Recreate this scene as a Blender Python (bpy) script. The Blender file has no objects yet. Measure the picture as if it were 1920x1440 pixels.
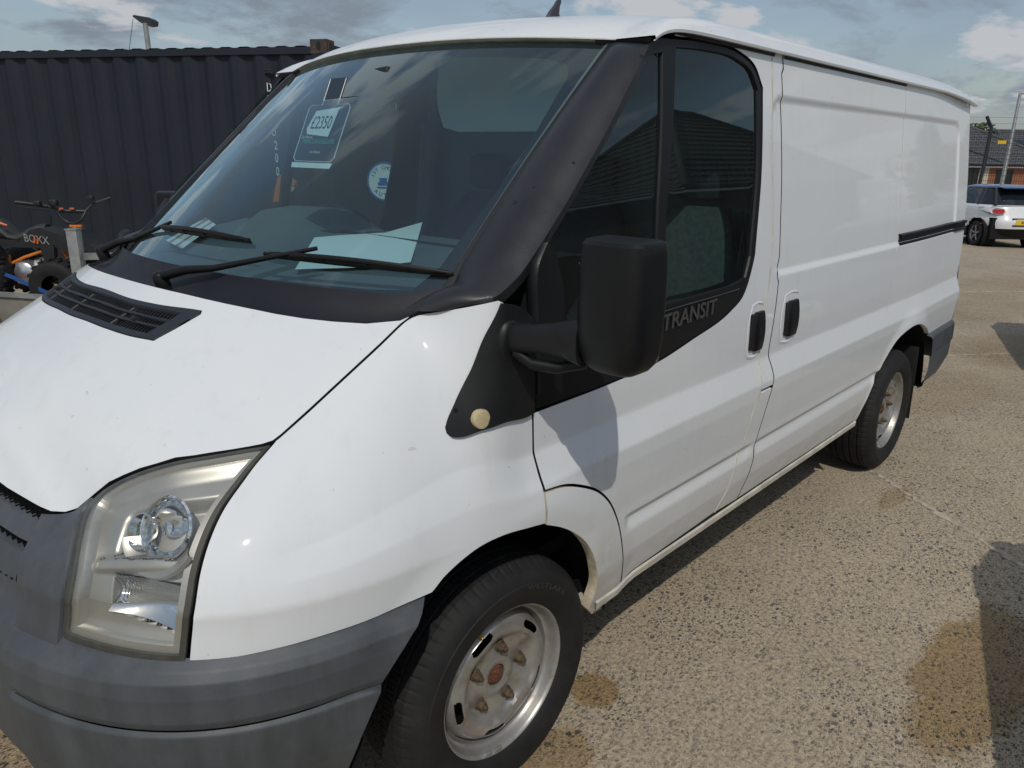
import bpy, bmesh, math, random
import numpy as np
from mathutils import Vector, Matrix
from mathutils.geometry import delaunay_2d_cdt
R = math.radians
rng = random.Random(7)
scene = bpy.context.scene
COL = scene.collection

# ------------------------------------------------------------------ camera
cam_d = bpy.data.cameras.new('camera')
cam = bpy.data.objects.new('camera', cam_d)
COL.objects.link(cam)
YAW, PITCH, ROLL = 0.737813, -0.297892, 0.015392
fd = Vector((math.cos(PITCH)*math.cos(YAW), math.cos(PITCH)*math.sin(YAW), math.sin(PITCH)))
rt = Vector((math.sin(YAW), -math.cos(YAW), 0)); up = rt.cross(fd)
r2 = rt*math.cos(ROLL)+up*math.sin(ROLL); u2 = -rt*math.sin(ROLL)+up*math.cos(ROLL)
M = Matrix((r2, u2, -fd)).transposed().to_4x4()
M.translation = Vector((-1.18566, -2.02048, 1.59121))
cam.matrix_world = M
cam_d.sensor_fit = 'HORIZONTAL'; cam_d.sensor_width = 36.0
cam_d.lens = 36.0*1426.13/1920.0
cam_d.clip_start = 0.02; cam_d.clip_end = 3000
scene.camera = cam

# ------------------------------------------------------------------ light
SUN_TO = Vector((-0.47, -0.46, 0.755)).normalized()       # towards the sun
sun_d = bpy.data.lights.new('sun', 'SUN'); sun_d.energy = 1.95; sun_d.angle = R(0.53); sun_d.color = (1.0, 0.95, 0.865)
sun = bpy.data.objects.new('sun', sun_d); COL.objects.link(sun)
sun.rotation_euler = (-SUN_TO).to_track_quat('-Z', 'Y').to_euler()
sun.location = SUN_TO*30
world = bpy.data.worlds.new('World'); scene.world = world; world.use_nodes = True
wn = world.node_tree.nodes; wl = world.node_tree.links
for n in list(wn): wn.remove(n)
w_out = wn.new('ShaderNodeOutputWorld'); w_bg = wn.new('ShaderNodeBackground')
sky = wn.new('ShaderNodeTexSky'); sky.sky_type = 'NISHITA'; sky.sun_disc = False
sky.sun_elevation = math.asin(SUN_TO.z); sky.sun_rotation = math.atan2(SUN_TO.x, SUN_TO.y)
sky.air_density = 1.3; sky.dust_density = 1.5; sky.ozone_density = 2.0
def _w(t, **k):
    n = wn.new(t)
    for a, b in k.items(): setattr(n, a, b)
    return n
tc = _w('ShaderNodeTexCoord')
# cloud layer: look direction flattened onto a ceiling so clouds bunch up near the horizon
sep = _w('ShaderNodeSeparateXYZ'); wl.new(tc.outputs['Generated'], sep.inputs[0])
zz = _w('ShaderNodeMath', operation='MAXIMUM'); zz.inputs[1].default_value = 0.0; wl.new(sep.outputs['Z'], zz.inputs[0])
za = _w('ShaderNodeMath', operation='ADD'); za.inputs[1].default_value = 0.22; wl.new(zz.outputs[0], za.inputs[0])
dv = _w('ShaderNodeVectorMath', operation='DIVIDE'); wl.new(tc.outputs['Generated'], dv.inputs[0])
cmb = _w('ShaderNodeCombineXYZ')
for i in range(3): wl.new(za.outputs[0], cmb.inputs[i])
wl.new(cmb.outputs[0], dv.inputs[1])
def cloud(scale, lo, hi, off, det=9, rough=.6):
    ad = _w('ShaderNodeVectorMath', operation='ADD'); ad.inputs[1].default_value = off; wl.new(dv.outputs[0], ad.inputs[0])
    n = _w('ShaderNodeTexNoise'); n.inputs['Scale'].default_value = scale; n.inputs['Detail'].default_value = det
    n.inputs['Roughness'].default_value = rough; n.inputs['Distortion'].default_value = .25; wl.new(ad.outputs[0], n.inputs['Vector'])
    r = _w('ShaderNodeValToRGB'); r.color_ramp.elements[0].position = lo; r.color_ramp.elements[1].position = hi
    wl.new(n.outputs['Fac'], r.inputs[0]); return r.outputs['Color']
base_mix = _w('ShaderNodeMixRGB'); base_mix.inputs[2].default_value = (2.35, 2.95, 3.85, 1)
veil = cloud(1.3, .30, .75, (3.1, 1.7, .3), 5, .5)
vm_ = _w('ShaderNodeMath', operation='MULTIPLY_ADD'); vm_.inputs[1].default_value = .35; vm_.inputs[2].default_value = .35; wl.new(veil, vm_.inputs[0])
wl.new(vm_.outputs[0], base_mix.inputs[0]); wl.new(sky.outputs[0], base_mix.inputs[1])
gm = _w('ShaderNodeMixRGB'); gm.inputs[2].default_value = (2.2, 2.6, 3.15, 1)        # grey undersides
wl.new(cloud(1.7, .50, .62, (7.3, 2.2, 1.1)), gm.inputs[0]); wl.new(base_mix.outputs[0], gm.inputs[1])
wm = _w('ShaderNodeMixRGB'); wm.inputs[2].default_value = (5.0, 5.2, 5.5, 1)          # lit cumulus
wl.new(cloud(2.2, .545, .60, (1.9, 5.2, .6), 10, .55), wm.inputs[0]); wl.new(gm.outputs[0], wm.inputs[1])
wl.new(wm.outputs[0], w_bg.inputs['Color'])
w_bg.inputs['Strength'].default_value = 0.108
wl.new(w_bg.outputs[0], w_out.inputs['Surface'])
vs = scene.view_settings
vs.view_transform = 'Standard'; vs.look = 'None'; vs.exposure = -0.1; vs.gamma = 1.0; vs.use_curve_mapping = False

# ------------------------------------------------------------------ materials
def new_mat(name):
    m = bpy.data.materials.new(name); m.use_nodes = True
    nt = m.node_tree; b = nt.nodes['Principled BSDF']
    return m, nt, b
def N(nt, t, **k):
    n = nt.nodes.new(t)
    for a, b in k.items():
        if a.startswith('i_'): n.inputs[a[2:].replace('_', ' ')].default_value = b
        else: setattr(n, a, b)
    return n
def ocoord(nt): return N(nt, 'ShaderNodeTexCoord').outputs['Object']
def noise(nt, scale, detail=4, rough=.55, vec=None, dist=0):
    n = N(nt, 'ShaderNodeTexNoise', i_Scale=scale, i_Detail=detail, i_Roughness=rough, i_Distortion=dist)
    nt.links.new(vec if vec is not None else ocoord(nt), n.inputs['Vector']); return n.outputs['Fac']
def ramp(nt, fac, stops):
    r = N(nt, 'ShaderNodeValToRGB'); cr = r.color_ramp
    while len(cr.elements) < len(stops): cr.elements.new(.5)
    for e, (p, c) in zip(cr.elements, stops):
        e.position = p; e.color = tuple(c)+(1,) if len(c) == 3 else c
    nt.links.new(fac, r.inputs[0]); return r.outputs['Color']
def mixc(nt, fac, a, b, blend='MIX'):
    m = N(nt, 'ShaderNodeMixRGB', blend_type=blend)
    for i, v in ((0, fac), (1, a), (2, b)):
        if isinstance(v, (int, float)): m.inputs[i].default_value = v
        elif isinstance(v, tuple): m.inputs[i].default_value = v+(1,) if len(v) == 3 else v
        else: nt.links.new(v, m.inputs[i])
    return m.outputs[0]
def math_(nt, op, a, b=None, c=None, clamp=False):
    m = N(nt, 'ShaderNodeMath', operation=op); m.use_clamp = clamp
    for i, v in enumerate((a, b, c)):
        if v is None: continue
        if isinstance(v, (int, float)): m.inputs[i].default_value = v
        else: nt.links.new(v, m.inputs[i])
    return m.outputs[0]
def bump(nt, b, h, strength=.3, dist=.002):
    n = N(nt, 'ShaderNodeBump', i_Strength=strength, i_Distance=dist)
    nt.links.new(h, n.inputs['Height']); nt.links.new(n.outputs[0], b.inputs['Normal'])
def plain(name, col, rough=.5, metal=0., spec=.5, var=.0, vscale=6., bmp=0., bscale=200., bdist=.001, coat=0., emit=None):
    m, nt, b = new_mat(name)
    b.inputs['Roughness'].default_value = rough; b.inputs['Metallic'].default_value = metal
    b.inputs['Specular IOR Level'].default_value = spec; b.inputs['Coat Weight'].default_value = coat; b.inputs['Coat Roughness'].default_value = .04
    if var:
        f = noise(nt, vscale, 6, .6)
        lo = tuple(c*(1-var) for c in col); hi = tuple(min(1, c*(1+var)) for c in col)
        nt.links.new(ramp(nt, f, [(.3, lo), (.7, hi)]), b.inputs['Base Color'])
        nt.links.new(ramp(nt, f, [(.3, (rough*.85,)*3), (.7, (min(1, rough*1.15),)*3)]), b.inputs['Roughness'])
    else: b.inputs['Base Color'].default_value = tuple(col)+(1,)
    if bmp: bump(nt, b, noise(nt, bscale, 3, .6), bmp, bdist)
    return m
def paint_white(name='white_paint', dirt=True):
    m, nt, b = new_mat(name)
    co = ocoord(nt); sp = N(nt, 'ShaderNodeSeparateXYZ'); nt.links.new(co, sp.inputs[0])
    base = ramp(nt, noise(nt, 2.2, 5, .6, co), [(.35, (.735, .757, .77)), (.65, (.755, .777, .785))])
    if dirt:
        # road grime that thins out above the sill, plus a few specks and faint run marks
        g = N(nt, 'ShaderNodeMapRange', i_From_Min=.33, i_From_Max=.60, i_To_Min=1., i_To_Max=0.); nt.links.new(sp.outputs['Z'], g.inputs['Value'])
        mp = N(nt, 'ShaderNodeMapping'); mp.inputs['Scale'].default_value = (3, 3, 9); nt.links.new(co, mp.inputs[0])
        f = math_(nt, 'MULTIPLY', math_(nt, 'POWER', g.outputs[0], 1.6), ramp(nt, noise(nt, 2.4, 8, .7, mp.outputs[0]), [(.30, (.12,)*3), (.70, (1,)*3)]))
        base = mixc(nt, math_(nt, 'MULTIPLY', f, .95), base, (.33, .285, .215))
        ax = N(nt, 'ShaderNodeMapRange', i_From_Min=.22, i_From_Max=.33, i_To_Min=0., i_To_Max=1.); nt.links.new(sp.outputs['X'], ax.inputs['Value'])
        ax2 = N(nt, 'ShaderNodeMapRange', i_From_Min=.46, i_From_Max=.36, i_To_Min=0., i_To_Max=1.); nt.links.new(sp.outputs['X'], ax2.inputs['Value'])
        az = N(nt, 'ShaderNodeMapRange', i_From_Min=.72, i_From_Max=.42, i_To_Min=0., i_To_Max=1.); nt.links.new(sp.outputs['Z'], az.inputs['Value'])
        spray = math_(nt, 'MULTIPLY', math_(nt, 'MULTIPLY', math_(nt, 'MULTIPLY', ax.outputs[0], ax2.outputs[0]), az.outputs[0]), ramp(nt, noise(nt, 9, 8, .7, co), [(.30, (0,)*3), (.66, (1,)*3)]))
        base = mixc(nt, math_(nt, 'MULTIPLY', spray, .8), base, (.42, .36, .26))
        sk = ramp(nt, noise(nt, 46, 2, .5, co), [(.735, (0,)*3), (.76, (1,)*3)])
        base = mixc(nt, math_(nt, 'MULTIPLY', sk, .35), base, (.42, .38, .32))
        mp2 = N(nt, 'ShaderNodeMapping'); mp2.inputs['Scale'].default_value = (26, 26, 1.3); nt.links.new(co, mp2.inputs[0])
        st = ramp(nt, noise(nt, 1.0, 5, .65, mp2.outputs[0]), [(.55, (0,)*3), (.8, (1,)*3)])
        base = mixc(nt, math_(nt, 'MULTIPLY', st, .17), base, (.50, .48, .43))
    nt.links.new(base, b.inputs['Base Color'])
    b.inputs['Roughness'].default_value = .62
    b.inputs['Specular IOR Level'].default_value = .12
    b.inputs['Coat Weight'].default_value = .62
    nt.links.new(ramp(nt, noise(nt, 9, 5, .6, co), [(.3, (.015,)*3), (.7, (.05,)*3)]), b.inputs['Coat Roughness'])
    bump(nt, b, noise(nt, 1.6, 2, .5, co), .06, .004)
    return m
def glass(name, tint, refl=1.0, rough=.0, spots=0.):
    m, nt, b = new_mat(name); nt.nodes.remove(b); out = nt.nodes['Material Output']
    t = N(nt, 'ShaderNodeBsdfTransparent'); t.inputs[0].default_value = tuple(tint)+(1,)
    g = N(nt, 'ShaderNodeBsdfGlossy'); g.inputs['Roughness'].default_value = rough; g.inputs['Color'].default_value = (.78, .95, 1, 1)
    mx = N(nt, 'ShaderNodeMixShader'); geo = N(nt, 'ShaderNodeNewGeometry')
    # two-faced Schlick term, the same from inside and outside the pane
    dt = N(nt, 'ShaderNodeVectorMath', operation='DOT_PRODUCT'); nt.links.new(geo.outputs['Normal'], dt.inputs[0]); nt.links.new(geo.outputs['Incoming'], dt.inputs[1])
    om = math_(nt, 'SUBTRACT', 1.0, math_(nt, 'ABSOLUTE', dt.outputs['Value']), clamp=True)
    f2 = math_(nt, 'MULTIPLY', math_(nt, 'MULTIPLY_ADD', math_(nt, 'POWER', om, 5.0), .93, .065), refl, clamp=True)
    nt.links.new(f2, mx.inputs[0]); nt.links.new(t.outputs[0], mx.inputs[1]); nt.links.new(g.outputs[0], mx.inputs[2])
    last = mx.outputs[0]
    if spots:
        # thin film of dust and dried droplets
        df = N(nt, 'ShaderNodeBsdfDiffuse'); df.inputs[0].default_value = (.55, .56, .55, 1)
        co = ocoord(nt)
        sp = ramp(nt, noise(nt, 55, 2, .5, co), [(.79, (0,)*3), (.815, (.75,)*3)])
        hz = ramp(nt, noise(nt, 3, 6, .7, co), [(.3, (spots*.6,)*3), (.8, (spots*1.4,)*3)])
        f = math_(nt, 'MAXIMUM', math_(nt, 'MULTIPLY', sp, .6), hz, clamp=True)
        m2 = N(nt, 'ShaderNodeMixShader'); nt.links.new(f, m2.inputs[0]); nt.links.new(last, m2.inputs[1]); nt.links.new(df.outputs[0], m2.inputs[2]); last = m2.outputs[0]
    nt.links.new(last, out.inputs['Surface'])
    return m
MT = {}
MT['white'] = paint_white()
MT['white_plain'] = plain('white_paint_plain', (.78, .79, .80), .3, coat=.7, var=.03)
MT['cream'] = plain('dirty_cream_sill', (.60, .57, .49), .5, var=.22, vscale=14, bmp=.2, bscale=60)
MT['rusty_cream'] = plain('grimy_cream_edge', (.52, .46, .34), .65, var=.35, vscale=22, bmp=.3, bscale=80)
MT['gap'] = plain('dark_gap', (.012, .013, .014), .8, spec=.2)  # near-black; on panel edges it paints in the shade of the shut lines
def trim_mat(name, col, rough, grain, var=.25, drops=False, vs=5, spec=.5, gb=.35, streak=0.):
    m, nt, b = new_mat(name); co = ocoord(nt)
    f = noise(nt, vs, 7, .65, co)
    c = ramp(nt, f, [(.3, tuple(x*(1-var) for x in col)), (.72, tuple(x*(1+var) for x in col))])
    rr = ramp(nt, f, [(.3, (rough*.85,)*3), (.7, (min(1, rough*1.2),)*3)])
    if streak:      # washed-down fading and scuffs
        mp = N(nt, 'ShaderNodeMapping'); mp.inputs['Scale'].default_value = (15, 15, 1.6); nt.links.new(co, mp.inputs[0])
        c = mixc(nt, math_(nt, 'MULTIPLY', ramp(nt, noise(nt, 1., 7, .65, mp.outputs[0]), [(.40, (0,)*3), (.72, (1,)*3)]), streak), c, (.20, .215, .23))
        sc_ = N(nt, 'ShaderNodeMapping'); sc_.inputs['Scale'].default_value = (3, 3, 42); nt.links.new(co, sc_.inputs[0])
        c = mixc(nt, math_(nt, 'MULTIPLY', ramp(nt, noise(nt, 1.6, 4, .7, sc_.outputs[0]), [(.66, (0,)*3), (.74, (1,)*3)]), streak*.8), c, (.030, .032, .035))
    if drops:
        v = N(nt, 'ShaderNodeTexVoronoi', i_Scale=22.0); nt.links.new(co, v.inputs['Vector'])
        sep_ = N(nt, 'ShaderNodeSeparateColor'); nt.links.new(v.outputs['Color'], sep_.inputs[0])
        th = math_(nt, 'MULTIPLY', math_(nt, 'GREATER_THAN', sep_.outputs[0], .62), math_(nt, 'MULTIPLY', sep_.outputs[1], .17))
        dm = math_(nt, 'LESS_THAN', math_(nt, 'ADD', v.outputs['Distance'], math_(nt, 'MULTIPLY', noise(nt, 160, 2, .5, co), .10)), math_(nt, 'ADD', th, .05))
        c = mixc(nt, math_(nt, 'MULTIPLY', dm, .8), c, (.004, .004, .005)); rr = mixc(nt, dm, rr, (.08, .08, .08))
    nt.links.new(c, b.inputs['Base Color']); nt.links.new(rr, b.inputs['Roughness']); b.inputs['Specular IOR Level'].default_value = spec
    v2 = N(nt, 'ShaderNodeTexVoronoi', i_Scale=grain); nt.links.new(co, v2.inputs['Vector'])
    bump(nt, b, v2.outputs['Distance'], gb, .0009)
    return m
MT['pillar'] = trim_mat('grained_pillar_plastic', (.019, .0195, .0235), .36, 480, drops=True, spec=.5, gb=.25)
MT['trim'] = trim_mat('black_trim_plastic', (.0085, .009, .0098), .44, 520, .2, spec=.28, gb=.15)
MT['trim_faded'] = trim_mat('faded_black_plastic', (.0135, .014, .0145), .45, 520, .3, drops=True, spec=.32, gb=.15)
MT['cowl'] = trim_mat('cowl_plastic', (.0125, .0135, .019), .5, 420, .25, spec=.33, gb=.2)
MT['bumper'] = trim_mat('sun_faded_grey_bumper', (.066, .074, .084), .5, 420, .22, vs=7, gb=.14, streak=.20)
MT['bumper_low'] = trim_mat('lower_grey_bumper', (.060, .069, .077), .52, 420, .24, vs=8, gb=.14, streak=.20)
MT['vent'] = trim_mat('vent_plastic', (.026, .031, .041), .5, 420, .2, spec=.35, gb=.2)
MT['rubber'] = plain('black_rubber', (.010, .0105, .011), .6, var=.2, vscale=30)
MT['black'] = plain('matt_black', (.008, .008, .009), .6)
def tyre_mat():
    m, nt, b = new_mat('tyre_rubber'); co = ocoord(nt)
    nt.links.new(ramp(nt, noise(nt, 9, 8, .7, co), [(.35, (.011, .011, .012)), (.62, (.020, .020, .020)), (.80, (.045, .042, .038))]), b.inputs['Base Color'])
    b.inputs['Roughness'].default_value = .72; b.inputs['Specular IOR Level'].default_value = .35
    bump(nt, b, noise(nt, 240, 4, .6, co), .3, .001); return m
MT['tyre'] = tyre_mat()
def rim_mat():
    m, nt, b = new_mat('worn_silver_rim'); co = ocoord(nt)
    f = noise(nt, 14, 9, .72, co)
    nt.links.new(ramp(nt, f, [(.30, (.22, .185, .14)), (.43, (.36, .345, .32)), (.7, (.49, .485, .475))]), b.inputs['Base Color'])
    nt.links.new(ramp(nt, f, [(.3, (.55,)*3), (.6, (.32,)*3)]), b.inputs['Roughness']); b.inputs['Metallic'].default_value = .6
    bump(nt, b, noise(nt, 70, 5, .7, co), .22, .0015); return m
MT['rim'] = rim_mat()
MT['rust'] = plain('orange_rust', (.13, .050, .024), .9, var=.65, vscale=120, bmp=1., bscale=160, bdist=.004)
MT['rusty_nut'] = plain('rusty_brown_nut', (.11, .078, .05), .75, metal=.3, var=.45, vscale=80, bmp=.5, bscale=150)
MT['ws_glass'] = glass('windscreen_glass', (.60, .79, .82), 1.45, spots=.02)
MT['side_glass'] = glass('side_window_glass', (.46, .60, .59), 1.2, spots=.012)
MT['lens'] = glass('headlamp_lens', (.95, .95, .92), .8, .02, spots=.03)
MT['frit'] = plain('glass_frit_band', (.008, .009, .013), .7, spec=.2)
MT['lamp_silver'] = plain('lamp_housing_silver', (.45, .435, .41), .36, metal=.6, var=.06, vscale=9)
MT['chrome'] = plain('lamp_chrome', (.82, .83, .84), .07, metal=1.)
MT['mirror_glass'] = plain('mirror_glass', (.8, .82, .84), .02, metal=1.)
MT['seal_brown'] = plain('headlamp_seal', (.06, .058, .05), .6, var=.3, vscale=30)
MT['indicator'] = plain('indicator_lens', (.60, .50, .30), .25, var=.15, vscale=90, coat=.8)
MT['dash'] = plain('dashboard_plastic', (.095, .11, .115), .65, var=.12, bmp=.2, bscale=300)
MT['dash_dark'] = plain('dashboard_vent_black', (.008, .008, .009), .6)
MT['cabin_grey'] = plain('cabin_lining_grey', (.14, .155, .165), .8, var=.1)
MT['visor'] = plain('sun_visor_vinyl', (.55, .58, .56), .8, var=.05)
MT['seat'] = plain('seat_fabric', (.035, .042, .055), .9, var=.3, vscale=40, bmp=.3, bscale=240)
MT['seat_light'] = plain('patterned_seat_fabric', (.10, .12, .115), .9, var=.35, vscale=50, bmp=.3, bscale=240)
MT['paper'] = plain('white_paper', (.80, .82, .80), .7)
MT['leaflet_pink'] = plain('leaflet_red_print', (.62, .18, .16), .6)
MT['steel'] = plain('galvanised_steel', (.33, .34, .33), .5, metal=.55, var=.25, vscale=11, bmp=.15, bscale=60)
MT['alu'] = plain('cast_aluminium', (.55, .56, .56), .35, metal=.8, var=.15, vscale=30)
MT['orange'] = plain('orange_frame_paint', (.75, .20, .015), .35, coat=.5, var=.08)
MT['orange_dull'] = plain('orange_plastic', (.62, .15, .04), .45, var=.08)
MT['bike_black'] = plain('black_bike_plastic', (.016, .017, .019), .42, var=.25, vscale=12)
MT['bike_seat'] = plain('black_seat_vinyl', (.030, .030, .031), .6, var=.2, vscale=20, bmp=.2, bscale=200)
MT['strap_blue'] = plain('blue_strap', (.02, .09, .30), .8, var=.15, vscale=60, bmp=.3, bscale=300)
MT['ply'] = plain('weathered_trailer_panel', (.20, .19, .165), .75, var=.22, vscale=5, bmp=.2, bscale=50)
MT['white_print'] = plain('white_lettering', (.78, .80, .80), .6)
MT['green_print'] = plain('green_lettering', (.02, .42, .30), .6)
MT['navy_card'] = plain('navy_card', (.018, .035, .055), .5)
MT['black_print'] = plain('black_lettering', (.012, .013, .014), .6)
MT['blue_print'] = plain('blue_lettering', (.03, .13, .42), .6)
MT['red_print'] = plain('red_lettering', (.55, .03, .03), .5)
MT['badge'] = plain('raised_badge_letter', (.06, .058, .06), .3, var=.2)
MT['antenna'] = plain('antenna_rubber', (.035, .035, .045), .5, var=.15)
MT['yellow'] = plain('yellow_plate', (.72, .48, .02), .45)
MT['red_lamp'] = plain('red_lamp_lens', (.45, .015, .012), .15, coat=.8)
MT['blue_roof'] = plain('blue_car_paint', (.015, .06, .20), .25, coat=1., var=.05)
MT['dark_glass'] = plain('dark_car_glass', (.012, .016, .019), .05, spec=.7)
MT['teal_glass'] = plain('teal_car_glass', (.05, .12, .11), .08, spec=.7)
MT['car_black'] = plain('black_car_paint', (.012, .013, .016), .25, coat=1.)
MT['car_grey'] = plain('grey_car_paint', (.06, .07, .08), .3, coat=1.)
MT['alloy'] = plain('alloy_wheel', (.35, .35, .36), .35, metal=.8)
def container_mat():
    m, nt, b = new_mat('container_paint'); co = ocoord(nt)
    f = noise(nt, 1.6, 7, .65, co)
    c = ramp(nt, f, [(.3, (.0135, .0175, .027)), (.7, (.019, .0235, .035))])
    mp = N(nt, 'ShaderNodeMapping'); mp.inputs['Scale'].default_value = (22, 22, .9); nt.links.new(co, mp.inputs[0])
    st = ramp(nt, noise(nt, 1., 6, .6, mp.outputs[0]), [(.6, (0,)*3), (.85, (1,)*3)])
    c = mixc(nt, math_(nt, 'MULTIPLY', st, .25), c, (.045, .046, .05))
    nt.links.new(c, b.inputs['Base Color']); b.inputs['Roughness'].default_value = .6; b.inputs['Specular IOR Level'].default_value = .3
    bump(nt, b, noise(nt, 40, 4, .6, co), .1, .002); return m
MT['container'] = container_mat()
def casting_mat():
    m, nt, b = new_mat('rusty_casting'); co = ocoord(nt)
    f = noise(nt, 13, 8, .7, co)
    nt.links.new(ramp(nt, f, [(.40, (.030, .030, .036)), (.54, (.055, .042, .035)), (.66, (.24, .10, .045))]), b.inputs['Base Color']); b.inputs['Roughness'].default_value = .75
    bump(nt, b, f, .3, .003); return m
MT['casting'] = casting_mat()
MT['render'] = plain('cream_render', (.52, .48, .40), .9, var=.08)
MT['brick'] = plain('red_brick', (.28, .11, .06), .9, var=.3, vscale=20)
MT['shaded_brick'] = plain('shaded_brick', (.055, .042, .036), .9, var=.3, vscale=20)  # brick darkened to put the walls' shade into the colour
MT['roof_tile'] = plain('grey_roof_tile', (.085, .088, .095), .75, var=.25, vscale=9)
MT['brown_tile'] = plain('brown_roof_tile', (.085, .080, .068), .8, var=.35, vscale=7)
MT['dark_frame'] = plain('dark_frame', (.02, .022, .026), .5)
MT['fence_metal'] = plain('dark_fence_metal', (.022, .026, .032), .5, var=.2)
MT['leaf'] = plain('leaf_green', (.055, .085, .03), .8, var=.5, vscale=3)
MT['leaf_dark'] = plain('conifer_green', (.03, .05, .022), .85, var=.5, vscale=3)
MT['bark'] = plain('bark', (.09, .07, .05), .9, var=.3, vscale=12)

# ------------------------------------------------------------------ helpers
def mesh_obj(name, verts, faces, mat=None, parent=None, smooth=False, normals=None, mats=None, fmat=None):
    me = bpy.data.meshes.new(name)
    me.from_pydata([tuple(map(float, v)) for v in verts], [], [tuple(map(int, f)) for f in faces])
    if mats:
        for m in mats: me.materials.append(m)
        if fmat is not None: me.polygons.foreach_set('material_index', list(map(int, fmat)))
    elif mat is not None: me.materials.append(mat)
    if smooth: me.polygons.foreach_set('use_smooth', [True]*len(me.polygons))
    me.update()
    if normals is not None:
        me.normals_split_custom_set_from_vertices([tuple(map(float, n)) for n in normals])
    o = bpy.data.objects.new(name, me); COL.objects.link(o)
    if parent is not None: o.parent = parent
    return o
def sharp_smooth(o, ang=35):
    me = o.data; me.polygons.foreach_set('use_smooth', [True]*len(me.polygons))
    bm = bmesh.new(); bm.from_mesh(me)
    for e in bm.edges:
        e.smooth = not (len(e.link_faces) == 2 and e.calc_face_angle(0) > R(ang))
    bm.to_mesh(me); bm.free(); return o
class MB:
    """collects simple shapes into one mesh"""
    def __init__(s): s.v = []; s.f = []; s.m = []
    def add(s, v, f, mi=0):
        b = len(s.v); s.v += [tuple(x) for x in v]; s.f += [tuple(i+b for i in q) for q in f]; s.m += [mi]*len(f); return s
    def box(s, c, size, rot=None, mi=0, bev=0):
        x, y, z = (q/2 for q in size)
        if bev:
            b = bev; v = []; f = []
            bm = bmesh.new(); bmesh.ops.create_cube(bm, size=1)
            bmesh.ops.scale(bm, vec=size, verts=bm.verts); bmesh.ops.bevel(bm, geom=list(bm.edges), offset=b, segments=2, profile=.5, affect='EDGES')
            bm.verts.index_update(); v = [q.co.copy() for q in bm.verts]; f = [[q.index for q in p.verts] for p in bm.faces]; bm.free()
        else:
            v = [Vector((sx*x, sy*y, sz*z)) for sx in (-1, 1) for sy in (-1, 1) for sz in (-1, 1)]
            f = [(0, 1, 3, 2), (4, 6, 7, 5), (0, 4, 5, 1), (2, 3, 7, 6), (0, 2, 6, 4), (1, 5, 7, 3)]
        if rot is not None: v = [rot @ q for q in v]
        c = Vector(c); return s.add([q+c for q in v], f, mi)
    def tube(s, pts, r, n=8, mi=0, cap=True):
        pts = [Vector(p) for p in pts]; rs = r if isinstance(r, (list, tuple)) else [r]*len(pts)
        v = []; f = []; prev = None
        for i, p in enumerate(pts):
            t = (pts[min(i+1, len(pts)-1)]-pts[max(i-1, 0)]).normalized()
            if prev is None:
                a = t.orthogonal().normalized()
            else:
                a = (prev-t*prev.dot(t)).normalized()
            prev = a; b = t.cross(a)
            for k in range(n):
                q = 2*math.pi*k/n; v.append(p+(a*math.cos(q)+b*math.sin(q))*rs[i])
        for i in range(len(pts)-1):
            for k in range(n): f.append((i*n+k, i*n+(k+1) % n, (i+1)*n+(k+1) % n, (i+1)*n+k))
        if cap: f.append(tuple(range(n))[::-1]); f.append(tuple(range((len(pts)-1)*n, len(pts)*n)))
        return s.add(v, f, mi)
    def cyl(s, a, b, r, n=16, mi=0, r2=None): return s.tube([a, b], [r, r2 if r2 is not None else r], n, mi)
    def lathe(s, prof, c, axis, n=32, mi=0, closed=False):
        """prof: (radius, distance along axis)"""
        c = Vector(c); ax = Vector(axis).normalized(); a = ax.orthogonal().normalized(); b = ax.cross(a); v = []; f = []
        for (r, d) in prof:
            for k in range(n):
                q = 2*math.pi*k/n; v.append(c+ax*d+(a*math.cos(q)+b*math.sin(q))*r)
        for i in range(len(prof)-1):
            for k in range(n): f.append((i*n+k, i*n+(k+1) % n, (i+1)*n+(k+1) % n, (i+1)*n+k))
        return s.add(v, f, mi)
    def prism(s, poly, d, mi=0):
        """poly: 3D loop, d: extrusion vector"""
        n = len(poly); d = Vector(d); v = [Vector(p) for p in poly]+[Vector(p)+d for p in poly]
        f = [tuple(range(n))[::-1], tuple(range(n, 2*n))]+[(i, (i+1) % n, n+(i+1) % n, n+i) for i in range(n)]
        return s.add(v, f, mi)
    def split(s, name, mat, parent=None, smooth=None):
        """every loose piece becomes an object of its own"""
        par = list(range(len(s.v)))
        def find(i):
            while par[i] != i: par[i] = par[par[i]]; i = par[i]
            return i
        for f in s.f:
            for j in f[1:]: par[find(j)] = find(f[0])
        grp = {}
        for f in s.f: grp.setdefault(find(f[0]), []).append(f)
        out = []
        for fs in grp.values():
            used = sorted({j for f in fs for j in f}); mp = {j: i for i, j in enumerate(used)}; m = MB(); m.v = [s.v[j] for j in used]; m.f = [tuple(mp[j] for j in f) for f in fs]; m.m = [0]*len(fs); out.append(m.build(name, mat, parent, smooth))
        return out
    def build(s, name, mat, parent=None, smooth=None, mats=None):
        o = mesh_obj(name, s.v, s.f, mat, parent, mats=mats, fmat=s.m if mats else None)
        bm = bmesh.new(); bm.from_mesh(o.data); bmesh.ops.recalc_face_normals(bm, faces=bm.faces); bm.to_mesh(o.data); bm.free()
        if smooth: sharp_smooth(o, smooth)
        return o
def thing(name, label, cat, loc=(0, 0, 0), rotz=0, group=None):
    o = bpy.data.objects.new(name, None); COL.objects.link(o); o.empty_display_size = .2
    o.location = loc; o.rotation_euler = (0, 0, rotz); o['label'] = label; o['category'] = cat
    if group: o['group'] = group
    return o
def tag(o, label, cat, group=None):
    o['label'] = label; o['category'] = cat
    if group: o['group'] = group
    return o
def struct(o): o['kind'] = 'structure'; return o
def stuff(o): o['kind'] = 'stuff'; return o
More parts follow.
